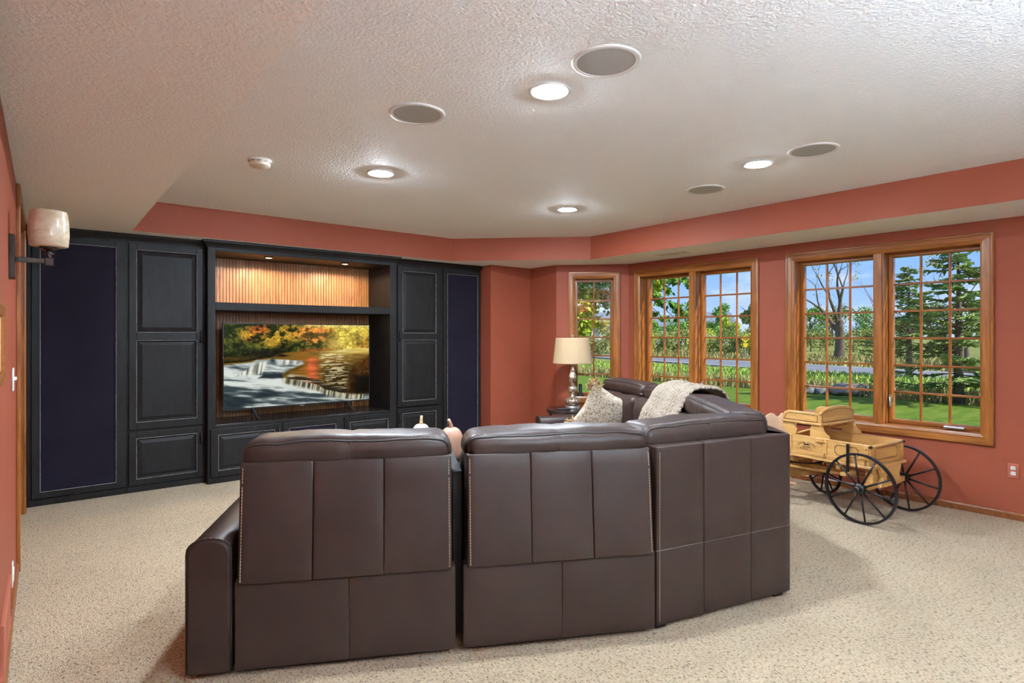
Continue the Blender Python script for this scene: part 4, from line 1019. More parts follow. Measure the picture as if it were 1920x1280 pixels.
# ------------------------------------------------------------------ coffee table with pumpkins
CT = Vector((2.42, 3.90)); CZ = 0.50
e = empty('coffee_table', (CT.x, CT.y, 0)); tag(e, 'low table mostly hidden behind the sofa, carrying the pumpkins', 'table')
m = MB(); m.lathe([(0.0001, CZ - 0.03), (0.43, CZ - 0.03), (0.44, CZ - 0.024), (0.44, CZ - 0.004), (0.436, CZ), (0.0001, CZ)], 56, cap=False); m.build('table_top', M['tabletop'], e, auto=30)
for k in range(4):
    a = rad(45 + 90 * k); m = MB(); m.tube([(0.30 * math.cos(a), 0.30 * math.sin(a), CZ - 0.03), (0.36 * math.cos(a), 0.36 * math.sin(a), 0.0)], [0.022, 0.014], 10); m.build('leg', M['iron'], e, smooth=True)
def pumpkin(loc, r, h, ribs, mat, smat, label, lean, sh):
    e = empty('decorative_pumpkin', loc); tag(e, label, 'pumpkin', 'pumpkins on the coffee table')
    pr = [(0.001, 0.03 * h)] + [(r * math.sin(PI * t) ** 0.62 * (1 - 0.06 * t), h * (0.5 - 0.5 * math.cos(PI * t)) * (1 if 0.0 < t else 1)) for t in [0.04 + 0.92 * i / 22 for i in range(23)]] + [(0.001, h * 0.955)]
    m = MB(); m.lathe(pr, ribs * 8, None, lambda a, z: -0.11 * abs(math.sin(ribs * a / 2)) ** 6 if False else 0.055 * (abs(math.cos(ribs * a / 2)) ** 0.6 - 0.7)); m.build('body', mat, e, smooth=True)
    m = MB(); m.tube([(0, 0, h * 0.93), (lean * 0.15, 0, h * 0.98 + sh * 0.3), (lean * 0.5, 0, h + sh * 0.65), (lean, 0, h + sh)], [0.024 * r / 0.1, 0.016 * r / 0.1, 0.013 * r / 0.1, 0.012 * r / 0.1], 9); m.build('stem', smat, e, smooth=True)
g = at(789.5, 4.50); pumpkin((g[0], g[1], CZ), 0.079, 0.248, 12, M['pump_white'], M['stem'], 'white ribbed pumpkin with a tan stem behind the left sofa back', 0.004, 0.062)
g = at(846, 4.36); pumpkin((g[0], g[1], CZ), 0.094, 0.243, 9, M['pump_peach'], M['stem_peach'], 'peach ribbed pumpkin showing in the gap between sofa backs', -0.025, 0.060)
g = at(812, 4.33); pumpkin((g[0], g[1], CZ), 0.050, 0.190, 8, M['pump_peach'], M['stem_peach'], 'small peach pumpkin whose stem peeks between the other two', 0.004, 0.050)

# ------------------------------------------------------------------ toy buckboard wagon
wag = empty('toy_wagon', (5.165, 1.735, 0), rad(-7.5)); tag(wag, 'varnished pine toy buckboard wagon with black spoked wheels', 'wagon')
STEER = T((0, 0.73, 0)) @ RZ(rad(-17))
def wheel(x, y, r, n=10, pre=Matrix.Identity(4)):
    rim = MB(); pr = [(r, -0.011), (r, 0.011), (r - 0.008, 0.013), (r - 0.017, 0.010), (r - 0.017, -0.010), (r - 0.008, -0.013), (r, -0.011)]
    rim.lathe(pr, 56, pre @ T((x, y, r)) @ RY(PI / 2), cap=False); w_ = rim.build('wheel_rim', M['iron'], wag, auto=35)
    for k in range(n):
        a = 2 * PI * (k + 0.25) / n; m = MB(); m.tube([(0, 0.03 * math.cos(a), 0.03 * math.sin(a)), (0, (r - 0.012) * math.cos(a), (r - 0.012) * math.sin(a))], [0.0085, 0.0065], 7, pre @ T((x, y, r))); m.build('spoke', M['iron'], w_, smooth=True)
    s = 1 if x > 0 else -1
    m = MB(); m.lathe([(0.038, -0.022), (0.040, -0.018), (0.040, 0.018), (0.034, 0.024), (0.024, 0.030), (0.022, 0.048), (0.016, 0.052), (0.010, 0.062), (0.0001, 0.063)], 24, pre @ T((x, y, r)) @ RY(s * PI / 2), cap=True); m.build('hub', M['iron'], w_, auto=35)
RW_, FW_ = 0.267, 0.195
wheel(-0.335, 0.0, RW_); wheel(0.335, 0.0, RW_)
wheel(-0.30, 0.0, FW_, 8, STEER); wheel(0.30, 0.0, FW_, 8, STEER)
for w_, r, pre in ((0.305, RW_, Matrix.Identity(4)), (0.275, FW_, STEER)):
    m = MB(); m.box(-w_, w_, -0.022, 0.022, r - 0.022, r + 0.022, pre); m.build('axle', M['pine_x'], wag, bevel=0.004)
def brd(name, x0, x1, y0, y1, z0, z1, mat='pine', bev=0.003, par=None):
    m = MB(); m.box(x0, x1, y0, y1, z0, z1); return m.build(name, M[mat], par or wag, bevel=bev)
BX, BY0, BY1, BZ0, BZ1 = 0.255, -0.03, 0.645, 0.430, 0.590
brd('box_floor', -BX - 0.012, BX + 0.012, BY0 - 0.022, BY1 + 0.02, BZ0 - 0.022, BZ0)
brd('side_board', -BX, -BX + 0.018, BY0, BY1, BZ0, BZ1); brd('side_board', BX - 0.018, BX, BY0, BY1, BZ0, BZ1)
brd('tail_board', -BX + 0.018, BX - 0.018, BY0 + 0.004, BY0 + 0.022, BZ0, BZ1 - 0.006, 'pine_x'); brd('front_board', -BX + 0.018, BX - 0.018, BY1 - 0.018, BY1, BZ0, BZ1, 'pine_x')
for x in (-BX - 0.008, BX):
    for y in (BY0 + 0.006, 0.300, BY1 - 0.040):
        c_ = brd('cleat', x, x + 0.008, y, y + 0.034, BZ0 + 0.002, BZ1 - 0.004)
        for z in (BZ0 + 0.035, BZ1 - 0.035):
            m = MB(); m.lathe([(0.005, 0), (0.004, 0.002), (0.0001, 0.003)], 10, T((x if x < 0 else x + 0.008, y + 0.017, z)) @ RY(-PI / 2 if x < 0 else PI / 2), cap=False); m.build('screw', M['iron'], c_)
    brd('lower_rail', x, x + 0.008, BY0, BY1, BZ0 + 0.002, BZ0 + 0.030)
for x in (-BX + 0.0, BX - 0.034):
    brd('tail_cleat', x, x + 0.034, BY0 - 0.006, BY0 + 0.004, BZ0, BZ1)
m = MB(); m.tube([(-BX + 0.012, BY0 - 0.004, BZ1 - 0.014), (BX - 0.012, BY0 - 0.004, BZ1 - 0.014)], 0.008, 10)
m.build('tail_rod', M['pine_x'], wag, smooth=True)
for x in (-BX + 0.008, BX - 0.008):
    m = MB(); m.tube([(x - 0.010, BY0 - 0.005, BZ1 - 0.014), (x + 0.010, BY0 - 0.005, BZ1 - 0.014)], 0.010, 10); m.build('rod_cap', M['bronze'], wag, smooth=True)
# bolsters and reach
brd('bolster', -0.205, 0.205, -0.028, 0.028, RW_ + 0.022, BZ0 - 0.022, 'pine_x'); brd('bolster', -0.19, 0.19, 0.69, 0.75, FW_ + 0.022, 0.36, 'pine_x')
brd('bolster_cap', -0.24, 0.24, 0.60, 0.78, 0.36, 0.385, 'pine_x'); brd('reach_pole', -0.02, 0.02, 0.02, 0.73, 0.285, 0.315)
brd('riser', -0.22, 0.22, 0.52, 0.58, 0.375, BZ0 - 0.022, 'pine_x'); brd('riser', -0.245, -0.20, 0.20, 0.235, 0.36, BZ0 - 0.022); brd('riser', 0.20, 0.245, 0.20, 0.235, 0.36, BZ0 - 0.022)
m = MB(); m.prism([(-0.16, -0.075), (0.16, -0.075), (0.12, 0.0), (0.16, 0.075), (-0.16, 0.075), (-0.12, 0.0)], 0, 0.03, T((0, -0.034, 0.335)) @ RX(PI / 2)); bs = m.build('rear_hanger', M['pine_x'], wag, bevel=0.003)
m = MB(); m.lathe([(0.022, 0), (0.022, 0.002), (0.0001, 0.002)], 20, T((-0.05, -0.0645, 0.33)) @ RX(PI / 2), cap=False); m.build('hole', M['base'], bs)
m = MB(); m.lathe([(0.17, 0), (0.19, 0), (0.19, 0.010), (0.17, 0.010), (0.17, 0)], 40, T((0, 0.70, 0.325)), cap=False); m.build('turning_ring', M['iron'], wag, auto=35)
for sx_ in (-1, 1):
    m = MB(); m.tube([(sx_ * 0.02, 0.05, 0.30), (sx_ * 0.14, 0.35, 0.30), (sx_ * 0.23, 0.70, 0.305)], 0.013, 8); m.build('hound_bar', M['pine'], wag, smooth=True)
m = MB(); m.tube([(0, 0.74, 0.26), (0, 1.05, 0.22), (0, 1.22, 0.20)], [0.018, 0.016, 0.014], 8); m.build('tongue', M['pine'], wag, smooth=True)
# brake lever
m = MB(); m.box(-BX - 0.024, -BX - 0.010, 0.115, 0.135, 0.36, 0.582); m.build('brake_lever', M['iron'], wag, bevel=0.003)
brd('brake_block', -0.335, -0.16, 0.105, 0.150, 0.335, 0.362, 'pine_x')
# seat
ST = 0.688
brd('seat_board', -0.262, 0.262, 0.345, 0.700, ST, ST + 0.018, 'pine_x', 0.006)
for sx_ in (-1, 1):
    pts = [(0.365, 0.018), (0.690, 0.018), (0.690, 0.050), (0.675, 0.078), (0.645, 0.090), (0.365, 0.090)]
    m = MB(); m.prism([(p[0], p[1]) for p in pts], -0.008, 0.008, T((sx_ * 0.240, 0, ST)) @ Matrix(((0, 0, 1, 0), (1, 0, 0, 0), (0, 1, 0, 0), (0, 0, 0, 1)))); m.build('seat_side', M['pine'], wag, bevel=0.003)
    m = MB(); m.tube([(sx_ * 0.240, y, ST + z) for y, z in [(0.692, 0.03), (0.690, 0.052), (0.675, 0.080), (0.645, 0.093), (0.50, 0.093), (0.362, 0.093)]], 0.010, 8); m.build('seat_rail', M['pine'], wag, smooth=True)
arch = [(-0.245, 0.018), (0.245, 0.018)] + [(0.245 * math.cos(PI * k / 16), 0.085 + 0.055 * math.sin(PI * k / 16)) for k in range(17)]
m = MB(); m.prism(arch, 0.0, 0.016, T((0, 0.371, ST)) @ RX(PI / 2)); m.build('seat_back', M['pine_x'], wag, bevel=0.003)
m = MB(); m.tube([(0.247 * math.cos(PI * k / 20), 0.363, ST + 0.088 + 0.057 * math.sin(PI * k / 20)) for k in range(21)], 0.0105, 8); m.build('back_rail', M['pine_x'], wag, smooth=True)
def ln(name, pts, w_, mx, closed=True):
    """flat painted line, pts in 2-D"""
    m = MB(); n = len(pts)
    for i in range(n if closed else n - 1):
        a = Vector(pts[i]); b_ = Vector(pts[(i + 1) % n]); t = (b_ - a).normalized(); nn = Vector((-t.y, t.x)) * w_ / 2; a = a - t * w_ * 0.4; b_ = b_ + t * w_ * 0.4
        m.add([(*(a - nn), 0), (*(b_ - nn), 0), (*(b_ + nn), 0), (*(a + nn), 0)], [(0, 1, 2, 3)], mx)
    return m.build(name, M['ink'], wag)
BACK = lambda y: T((0, y, 0)) @ RX(PI / 2)                                     # 2-D (x, z) on a face looking -y
LEFT = lambda x: T((x, 0, 0)) @ Matrix(((0, 0, -1, 0), (-1, 0, 0, 0), (0, 1, 0, 0), (0, 0, 0, 1)))   # 2-D (-y, z) on a face looking -x
ln('painted_line', [(-0.225, ST + 0.028), (0.225, ST + 0.028)] + [(0.225 * math.cos(PI * k / 16), ST + 0.082 + 0.045 * math.sin(PI * k / 16)) for k in range(17)], 0.004, BACK(0.3535))
ln('painted_line', [(-0.678, ST + 0.026), (-0.385, ST + 0.026), (-0.385, ST + 0.080), (-0.640, ST + 0.080), (-0.668, ST + 0.064)], 0.004, LEFT(-0.2495))
def oct_(x0, x1, z0, z1, c): return [(x0 + c, z0), (x1 - c, z0), (x1 - c * 0.6, z0 + c), (x1, z0 + c), (x1, z1 - c), (x1 - c * 0.6, z1 - c), (x1 - c, z1), (x0 + c, z1), (x0 + c * 0.6, z1 - c), (x0, z1 - c), (x0, z0 + c), (x0 + c * 0.6, z0 + c)]
ln('painted_line', oct_(-0.165, 0.165, 0.468, 0.556, 0.016), 0.004, BACK(BY0 + 0.0025))
ln('painted_line', oct_(-0.235, -0.055, 0.478, 0.556, 0.014), 0.004, LEFT(-BX - 0.001))
for sx_ in (-1, 1):                                                           # S-curved seat brackets
    sp = [(0.655, 0.0), (0.60, 0.0), (0.585, -0.03), (0.565, -0.055), (0.58, -0.098), (0.66, -0.098), (0.665, -0.07), (0.70, -0.045), (0.705, -0.02), (0.69, 0.0)]
    m = MB(); m.prism(sp, -0.008, 0.008, T((sx_ * 0.238, 0, ST)) @ Matrix(((0, 0, 1, 0), (1, 0, 0, 0), (0, 1, 0, 0), (0, 0, 0, 1)))); m.build('seat_bracket', M['pine'], wag, bevel=0.002)
    sp = [(0.35, 0.0), (0.44, 0.0), (0.45, -0.04), (0.45, -0.098), (0.285, -0.098), (0.290, -0.075), (0.318, -0.060), (0.335, -0.035)]
    m = MB(); m.prism(sp, -0.008, 0.008, T((sx_ * 0.238, 0, ST)) @ Matrix(((0, 0, 1, 0), (1, 0, 0, 0), (0, 1, 0, 0), (0, 0, 0, 1)))); m.build('seat_bracket', M['pine'], wag, bevel=0.002)
    brd('bracket_foot', sx_ * 0.262 - 0.009, sx_ * 0.262 + 0.009, 0.325, 0.395, BZ1 - 0.035, BZ1 - 0.004)
    m = MB(); m.tube([(sx_ * 0.225, 0.40, ST - 0.02), (sx_ * 0.225, 0.58, ST - 0.09)], 0.009, 6); m.build('seat_brace', M['pine'], wag)
# lettering and leaping animal on the side board
def text_obj(body, size):
    cu = bpy.data.curves.new('lettering', 'FONT'); cu.body = body; cu.size = size; cu.align_x = 'CENTER'; cu.space_character = 1.08
    o = bpy.data.objects.new('lettering', cu); C.objects.link(o); dg = bpy.context.evaluated_depsgraph_get()
    me = bpy.data.meshes.new_from_object(o.evaluated_get(dg)); vs = [tuple(v.co) for v in me.vertices]; fs = [tuple(p.vertices) for p in me.polygons]
    bpy.data.objects.remove(o); return vs, fs
LC = Vector((-0.475, 0.522)); mxl = LEFT(-BX - 0.0012)
def place_text(body, size, radius, up):
    vs, fs = text_obj(body, size); out = []
    for x, y, z in vs:
        if radius: a = x / radius; out.append((LC.x + (radius + y) * math.sin(a), LC.y + up + (radius + y) * math.cos(a) - radius, 0))
        else: out.append((LC.x + x, LC.y + up + y, 0))
    m = MB(); m.add(out, fs, mxl); return m.build('lettering', M['ink'], wag)
place_text('JOHN  DEERE', 0.025, 0.125, 0.004)
place_text('MOLINE, ILL.', 0.019, None, -0.046)
deer = [(-32, 2), (-26, 9), (-24, 16), (-28, 22), (-22, 19), (-18, 24), (-17, 18), (-12, 12), (2, 9), (14, 11), (20, 14), (19, 9), (30, 4), (38, -4), (26, 1), (18, -2), (32, -10), (36, -16), (24, -9), (10, -3), (-4, -2), (-12, -6), (-24, -6), (-30, -12), (-27, -3), (-16, -1), (-20, 4), (-26, 3)]
m = MB(); m.add([(LC.x + x * 0.00088, LC.y - 0.006 + y * 0.00088, 0) for x, y in deer], [tuple(range(len(deer)))], mxl); m.build('leaping_deer_emblem', M['ink'], wag)
ln('emblem_line', [(LC.x - 0.032, LC.y - 0.024), (LC.x + 0.034, LC.y - 0.025)], 0.005, mxl, False)

# pale scalloped board between sofa and wall
g = at(1463, 5.62); e = empty('scalloped_board', (g[0], g[1], 0), rad(-42)); tag(e, 'pale wooden board with a scalloped top between sofa corner and wagon', 'wooden board')
out_ = [(-0.10, 0.0), (0.10, 0.0), (0.10, 0.40), (0.075, 0.46), (0.13, 0.52), (0.152, 0.575), (0.150, 0.66)]
top = [(0.150, 0.675), (0.135, 0.692), (0.115, 0.693), (0.095, 0.684), (0.075, 0.662), (0.058, 0.650), (0.044, 0.662), (0.030, 0.680), (0.018, 0.684), (0.004, 0.672), (-0.012, 0.652), (-0.024, 0.645), (-0.038, 0.655), (-0.060, 0.675), (-0.085, 0.682), (-0.110, 0.672), (-0.140, 0.65)]
m = MB(); m.prism(out_ + top + [(-0.152, 0.575), (-0.13, 0.52), (-0.075, 0.46), (-0.10, 0.40)], -0.010, 0.010, RX(PI / 2)); m.build('panel', M['pale'], e, bevel=0.003)
m = MB(); m.box(-0.13, 0.13, -0.07, 0.07, 0.0, 0.02); m.build('base', M['pale'], e, bevel=0.004)
# ------------------------------------------------------------------ outdoors
GZ = -0.20
m = MB(); m.box(XR + WT, 17.0, -30, 40, GZ - 0.3, GZ); struct(m.build('ground_lawn', M['lawn']))
m = MB(); m.box(17.0, 400, -200, 400, GZ - 0.32, GZ - 0.02); m.box(-120, 17.0, 40, 400, GZ - 0.32, GZ - 0.02); struct(m.build('ground_field', M['field']))
ra, rb = Vector((23.5, -6.0)), Vector((40.0, 48.0)); rt = (rb - ra).normalized(); rn = Vector((rt.y, -rt.x)) * 2.7
m = MB(); p = [ra - rt * 20 - rn, ra - rt * 20 + rn, rb + rt * 60 + rn, rb + rt * 60 - rn]
m.prism([(q.x, q.y) for q in p], GZ - 0.05, GZ + 0.06); struct(m.build('road', M['road']))
m = MB(); wl = Vector((rt.y, -rt.x)) * 0.06
for s_ in (-2.3, 2.3):
    o_ = Vector((rt.y, -rt.x)) * s_; m.prism([((q + o_).x, (q + o_).y) for q in (ra - rt * 20 - wl, ra - rt * 20 + wl, rb + rt * 60 + wl, rb + rt * 60 - wl)], GZ + 0.055, GZ + 0.064)
struct(m.build('road_edge_line', M['white']))
def blades(name, label, n, region, h0, h1, mat, w_=0.02):
    m = MB(); rs = np.random.RandomState(len(name) + n); vs = []; fs = []
    for k in range(n):
        x, y = region(rs); h = rs.uniform(h0, h1); a = rs.uniform(0, PI); bx, by = rs.normal(0, 0.25 * h, 2); c, s = math.cos(a) * w_, math.sin(a) * w_
        i = len(vs); vs += [(x - c, y - s, GZ - 0.03), (x + c, y + s, GZ - 0.03), (x + bx * 0.4 + c * 0.7, y + by * 0.4 + s * 0.7, GZ + h * 0.6), (x + bx * 0.4 - c * 0.7, y + by * 0.4 - s * 0.7, GZ + h * 0.6), (x + bx, y + by, GZ + h)]
        fs += [(i, i + 1, i + 2, i + 3), (i + 3, i + 2, i + 4)]
    m.add(vs, fs); o = m.build(name, mat); tag(o, label, 'grass', kind='stuff'); return o
def band(d0, d1, p0=1040, p1=1900):
    def f(rs):
        return at(rs.uniform(p0, p1), rs.uniform(d0, d1) if True else 0)
    return f
def xband(x0, x1, y0=-2, y1=40):
    return lambda rs: (rs.uniform(x0, x1), rs.uniform(y0, y1))
blades('meadow_grass', 'green rough grass between the lawn and the road', 15000, xband(18.2, 26.0, 2, 34), 0.06, 0.24, M['tallgrass'], 0.035)
blades('dry_grass', 'tan dry grass along the lawn edge', 9000, xband(17.0, 18.3, 2, 34), 0.12, 0.42, M['drygrass'], 0.022)
def field_reg(rs):
    t = rs.uniform(-10, 60); s = rs.uniform(3.4, 16); p = ra + rt * t + Vector((rt.y, -rt.x)) * s; return (p.x, p.y)
blades('field_grass', 'dry yellow green grass beyond the road', 12000, field_reg, 0.12, 0.45, M['drygrass'], 0.05)

def leaves(m, centre, rx, ry, rz, n, size, rs, shell=0.5):
    vs = []; fs = []
    for k in range(n):
        v = rs.normal(0, 1, 3); v /= np.linalg.norm(v); r = shell + (1 - shell) * rs.rand()
        c = Vector((centre[0] + v[0] * rx * r, centre[1] + v[1] * ry * r, centre[2] + v[2] * rz * r))
        a = Vector(rs.normal(0, 1, 3)).normalized(); b_ = a.orthogonal().normalized(); b_ = (Matrix.Rotation(rs.uniform(0, 6.28), 3, a) @ b_); c2 = a.cross(b_)
        s = size * rs.uniform(0.6, 1.3); i = len(vs)
        vs += [tuple(c - b_ * s), tuple(c + c2 * s * 0.55), tuple(c + b_ * s), tuple(c - c2 * s * 0.55)]; fs.append((i, i + 1, i + 2, i + 3))
    m.add(vs, fs)
def leafy_tree(name, label, px, d, h, w_, mat, n, seed, cat='tree', group=None, trunk=True, size=None, base=0.25):
    rs = np.random.RandomState(seed); x, y = at(px, d); e = empty(name, (x, y, GZ)); tag(e, label, cat, group)
    m = MB(); blobs = 9
    for k in range(blobs):
        a = rs.uniform(0, 6.28); q = rs.uniform(0, 0.62); zz = h * rs.uniform(base + 0.12, 0.86); s = w_ * rs.uniform(0.28, 0.5) * (1 - 0.3 * zz / h)
        leaves(m, (math.cos(a) * q * w_ * 0.8, math.sin(a) * q * w_ * 0.8, zz), s, s, min(s * 0.85, h * 0.22), n // blobs, size or h * 0.03, rs, 0.35)
    f_ = m.build('foliage', mat, e); f_['kind'] = 'stuff'
    m = MB(); m.tube([(0, 0, -0.1), (0.02 * h, 0, h * 0.3), (0, 0.02 * h, h * 0.75)], [h * 0.028, h * 0.02, h * 0.006], 7); m.build('trunk', M['bark'], e, smooth=True)
    if trunk:
        m = MB()
        for k in range(7):
            a = rs.uniform(0, 6.28); z = h * rs.uniform(0.25, 0.6); r = w_ * rs.uniform(0.3, 0.6); m.tube([(0, 0, z), (r * math.cos(a) * 0.5, r * math.sin(a) * 0.5, z + h * 0.12), (r * math.cos(a), r * math.sin(a), z + h * 0.2)], [h * 0.012, h * 0.007, h * 0.003], 5)
        m.build('branches', M['bark'], e)
    return e
L_ = ['leaf_a', 'leaf_b', 'leaf_c', 'leaf_d']
# shrub hedge beyond the road
hed = [(1095, 46, 2.0, 2.4, 2), (1135, 44, 2.2, 2.2, 2), (1215, 52, 1.9, 2.6, 1), (1245, 50, 2.1, 2.4, 2), (1272, 51, 2.3, 2.4, 2), (1300, 50, 2.2, 2.4, 1), (1330, 49, 2.0, 2.4, 1), (1356, 48, 2.1, 2.2, 2), (1382, 47, 2.1, 2.2, 2), (1408, 46, 2.1, 2.2, 1), (1435, 45, 2.0, 2.2, 2)]
ORD = ['first', 'second', 'third', 'fourth', 'fifth', 'sixth', 'seventh', 'eighth', 'ninth', 'tenth', 'last']
for i, (px, d, h, w_, c) in enumerate(hed):
    leafy_tree('hedge_shrub', '%s shrub from the left in the hedge row beyond the road' % ORD[i], px, d, h * 1.06, w_ * 0.95, M[L_[c]], 1500, 100 + i, 'shrub', 'hedge shrubs beyond the road', False, 0.085, 0.0)
far = [(1090, 95, 6.5, 4.0, 0, 'green far tree at the left of the small window'), (1138, 60, 3.6, 1.7, 3, 'small autumn orange tree beyond the small window'), (1222, 70, 4.0, 1.6, 0, 'dark green tree left of the pale house'),
       (1258, 105, 4.8, 3.0, 0, 'green tree in front of the pale house'), (1285, 95, 7.4, 3.8, 0, 'green tree at the right of the left middle sash'), (1300, 120, 9.6, 3.0, 3, 'reddish tree top near the middle mullion'),
       (1352, 85, 6.6, 3.2, 0, 'tall green tree right of the far house'), (1368, 66, 4.2, 1.8, 1, 'yellow green tree in front of the tall green tree'), (1406, 74, 7.0, 2.7, 2, 'olive tree above the yellow road sign'),
       (1520, 90, 6.4, 4.4, 0, 'green tree at the left of the right window'), (1560, 100, 7.0, 5.0, 2, 'olive tree behind the bare trunk'), (1625, 95, 6.6, 5.0, 0, 'green tree right of the bare trunk'), (1700, 90, 6.5, 5.0, 2, 'olive tree behind the spruces'), (1770, 95, 8.0, 5.0, 2, 'olive tree far behind the spruce trunk'), (1840, 90, 7.0, 5.0, 0, 'green tree at the right window edge')]
for i, (px, d, h, w_, c, lb) in enumerate(far):
    leafy_tree('far_tree', lb, px, d, h, w_, M[L_[c]], 2200, 300 + i, 'tree', 'trees beyond the field', True, h * 0.028, 0.05)
for i, (px, d) in enumerate([(1520, 60), (1548, 62), (1600, 58), (1632, 60)]):
    leafy_tree('field_bush', '%s olive bush from the left across the field behind the bare tree' % ORD[i], px, d, 2.4, 2.0, M['leaf_c'], 700, 500 + i, 'shrub', 'bushes behind the bare tree', False, 0.12, 0.0)
# bare autumn tree
def bare_tree(name, label, px, d, h, r0, seed, depth=6, leafmat=None, nleaf=0):
    rs = np.random.RandomState(seed); x, y = at(px, d); e = empty(name, (x, y, GZ)); tag(e, label, 'tree'); m = MB(); tips = []
    def grow(p, dr, L__, r, k):
        q = p; pts = [p]; rr = [r]
        for s in range(3):
            dr = (dr + Vector(rs.normal(0, 0.13, 3))).normalized(); q = q + dr * L__ / 3; pts.append(q); rr.append(r * (1 - 0.13 * (s + 1)))
        m.tube(pts, rr, 6 if k < 3 else 4, cap=False)
        tips.append(q)
        if k >= depth: return
        for c in range(2 if k else 4):
            ax = dr.orthogonal().normalized(); ax = Matrix.Rotation(rs.uniform(0, 6.28), 3, dr) @ ax
            nd = (Matrix.Rotation(rs.uniform(0.25, 0.65), 3, ax) @ dr + Vector((0, 0, 0.08))).normalized()
            grow(pts[-1] if c < 2 else pts[2], nd, L__ * rs.uniform(0.68, 0.88), rr[-1] * rs.uniform(0.55, 0.72), k + 1)
    grow(Vector((0, 0, -0.1)), Vector((0, 0, 1)), h * 0.26, r0, 0)
    m.build('trunk', M['bark'], e, smooth=True)
    if leafmat:
        m = MB(); rs2 = np.random.RandomState(seed + 1)
        for k in range(nleaf // 20):
            t = tips[rs2.randint(len(tips))]; leaves(m, t, 0.35, 0.35, 0.3, 20, 0.06, rs2, 0.1)
        f_ = m.build('foliage', leafmat, e); f_['kind'] = 'stuff'
bare_tree('bare_tree', 'large nearly bare grey tree beyond the road in the right window', 1571, 36.5, 10.5, 0.36, 11, 6, M['leaf_d'], 1400)
bare_tree('bare_tree', 'bare branched tree rising behind the spruce at the right', 1812, 30, 9.0, 0.14, 23, 6, M['leaf_d'], 900)
bare_tree('bare_tree', 'thin bare tree between the two right window sashes', 1650, 44, 9.0, 0.16, 31, 6, M['leaf_c'], 500)
# spruces
def spruce(name, label, px, d, h, w_, seed, z0):
    rs = np.random.RandomState(seed); x, y = at(px, d); e = empty(name, (x, y, GZ)); tag(e, label, 'spruce')
    m = MB(); m.tube([(0, 0, -0.1), (0.02, 0, h * 0.4), (0, 0, h)], [h * 0.028, h * 0.019, 0.01], 9); m.build('trunk', M['bark'], e, smooth=True)
    mb, mn = MB(), MB(); vs = []; fs = []
    nb = int(h * 24)
    for k in range(nb):
        t = (k + rs.rand()) / nb; z = z0 + (h - z0) * t; L__ = w_ * (1 - t) ** 0.8 * rs.uniform(0.55, 1.1) + 0.12; a = rs.uniform(0, 6.28)
        dr = Vector((math.cos(a), math.sin(a), 0)); pts = [Vector((0, 0, z)), dr * L__ * 0.5 + Vector((0, 0, z - L__ * 0.06)), dr * L__ + Vector((0, 0, z + L__ * 0.02))]
        mb.tube(pts, [0.016, 0.011, 0.004], 4, cap=False)
        side = Vector((-dr.y, dr.x, 0))
        for j in range(int(34 * L__ + 8)):
            u = rs.uniform(0.15, 1.0); p = pts[0].lerp(pts[1], u * 2) if u < 0.5 else pts[1].lerp(pts[2], u * 2 - 1)
            tw = (side * rs.choice([-1, 1]) * rs.uniform(0.4, 1) + dr * rs.uniform(0.2, 0.8) + Vector((0, 0, rs.uniform(-0.5, 0.12)))).normalized(); ll = rs.uniform(0.10, 0.24) * (1.15 - 0.5 * u)
            wv = tw.cross(Vector((0, 0, 1))).normalized() * 0.022 + Vector((0, 0, rs.uniform(-0.02, 0.02))); i = len(vs)
            vs += [tuple(p - wv), tuple(p + wv), tuple(p + tw * ll + wv * 0.7), tuple(p + tw * ll - wv * 0.7)]; fs.append((i, i + 1, i + 2, i + 3))
            wz_ = Vector((0, 0, 0.022)); i = len(vs)
            vs += [tuple(p - wz_), tuple(p + wz_), tuple(p + tw * ll + wz_ * 0.6), tuple(p + tw * ll - wz_ * 0.9)]; fs.append((i, i + 1, i + 2, i + 3))
    mb.build('branches', M['bark'], e); mn.add(vs, fs); f_ = mn.build('needles', M['spruce'], e); f_['kind'] = 'stuff'
spruce('spruce_tree', 'nearest open branched spruce with its trunk in the right sash', 1797, 13.9, 4.1, 1.75, 3, 0.42)
spruce('spruce_tree', 'farther dense spruce with a pointed top by the window mullion', 1704, 22.0, 4.25, 1.8, 5, 0.9)
# leafy tree hanging over the small window
rs = np.random.RandomState(77); x, y = at(1035, 10.5); e = empty('shade_tree', (x, y, GZ)); tag(e, 'leafy tree overhanging the small and middle windows', 'tree')
m = MB(); m.tube([(0, 0, -0.1), (0.05, 0, 1.6), (0.1, -0.05, 3.4), (0.0, 0, 5.0)], [0.15, 0.12, 0.08, 0.03], 9); m.build('trunk', M['bark'], e, smooth=True)
m1, m2, mbx = MB(), MB(), MB()
def wp(px, py, d):
    g = at(px, d); return Vector((g[0] - x, g[1] - y, CAMH + (HZ - py) / FPX * d - GZ))
def spray(px, py, d, rx, rz, n, mm, size=0.055):
    c = wp(px, py, d); leaves(mm, c, rx, rx, rz, n, size, rs, 0.0)
    s = Vector((0.05, 0, 3.0)); mbx.tube([s, (s + c) / 2 + Vector((0, 0, 0.45)), c], [0.035, 0.02, 0.006], 5, cap=False)
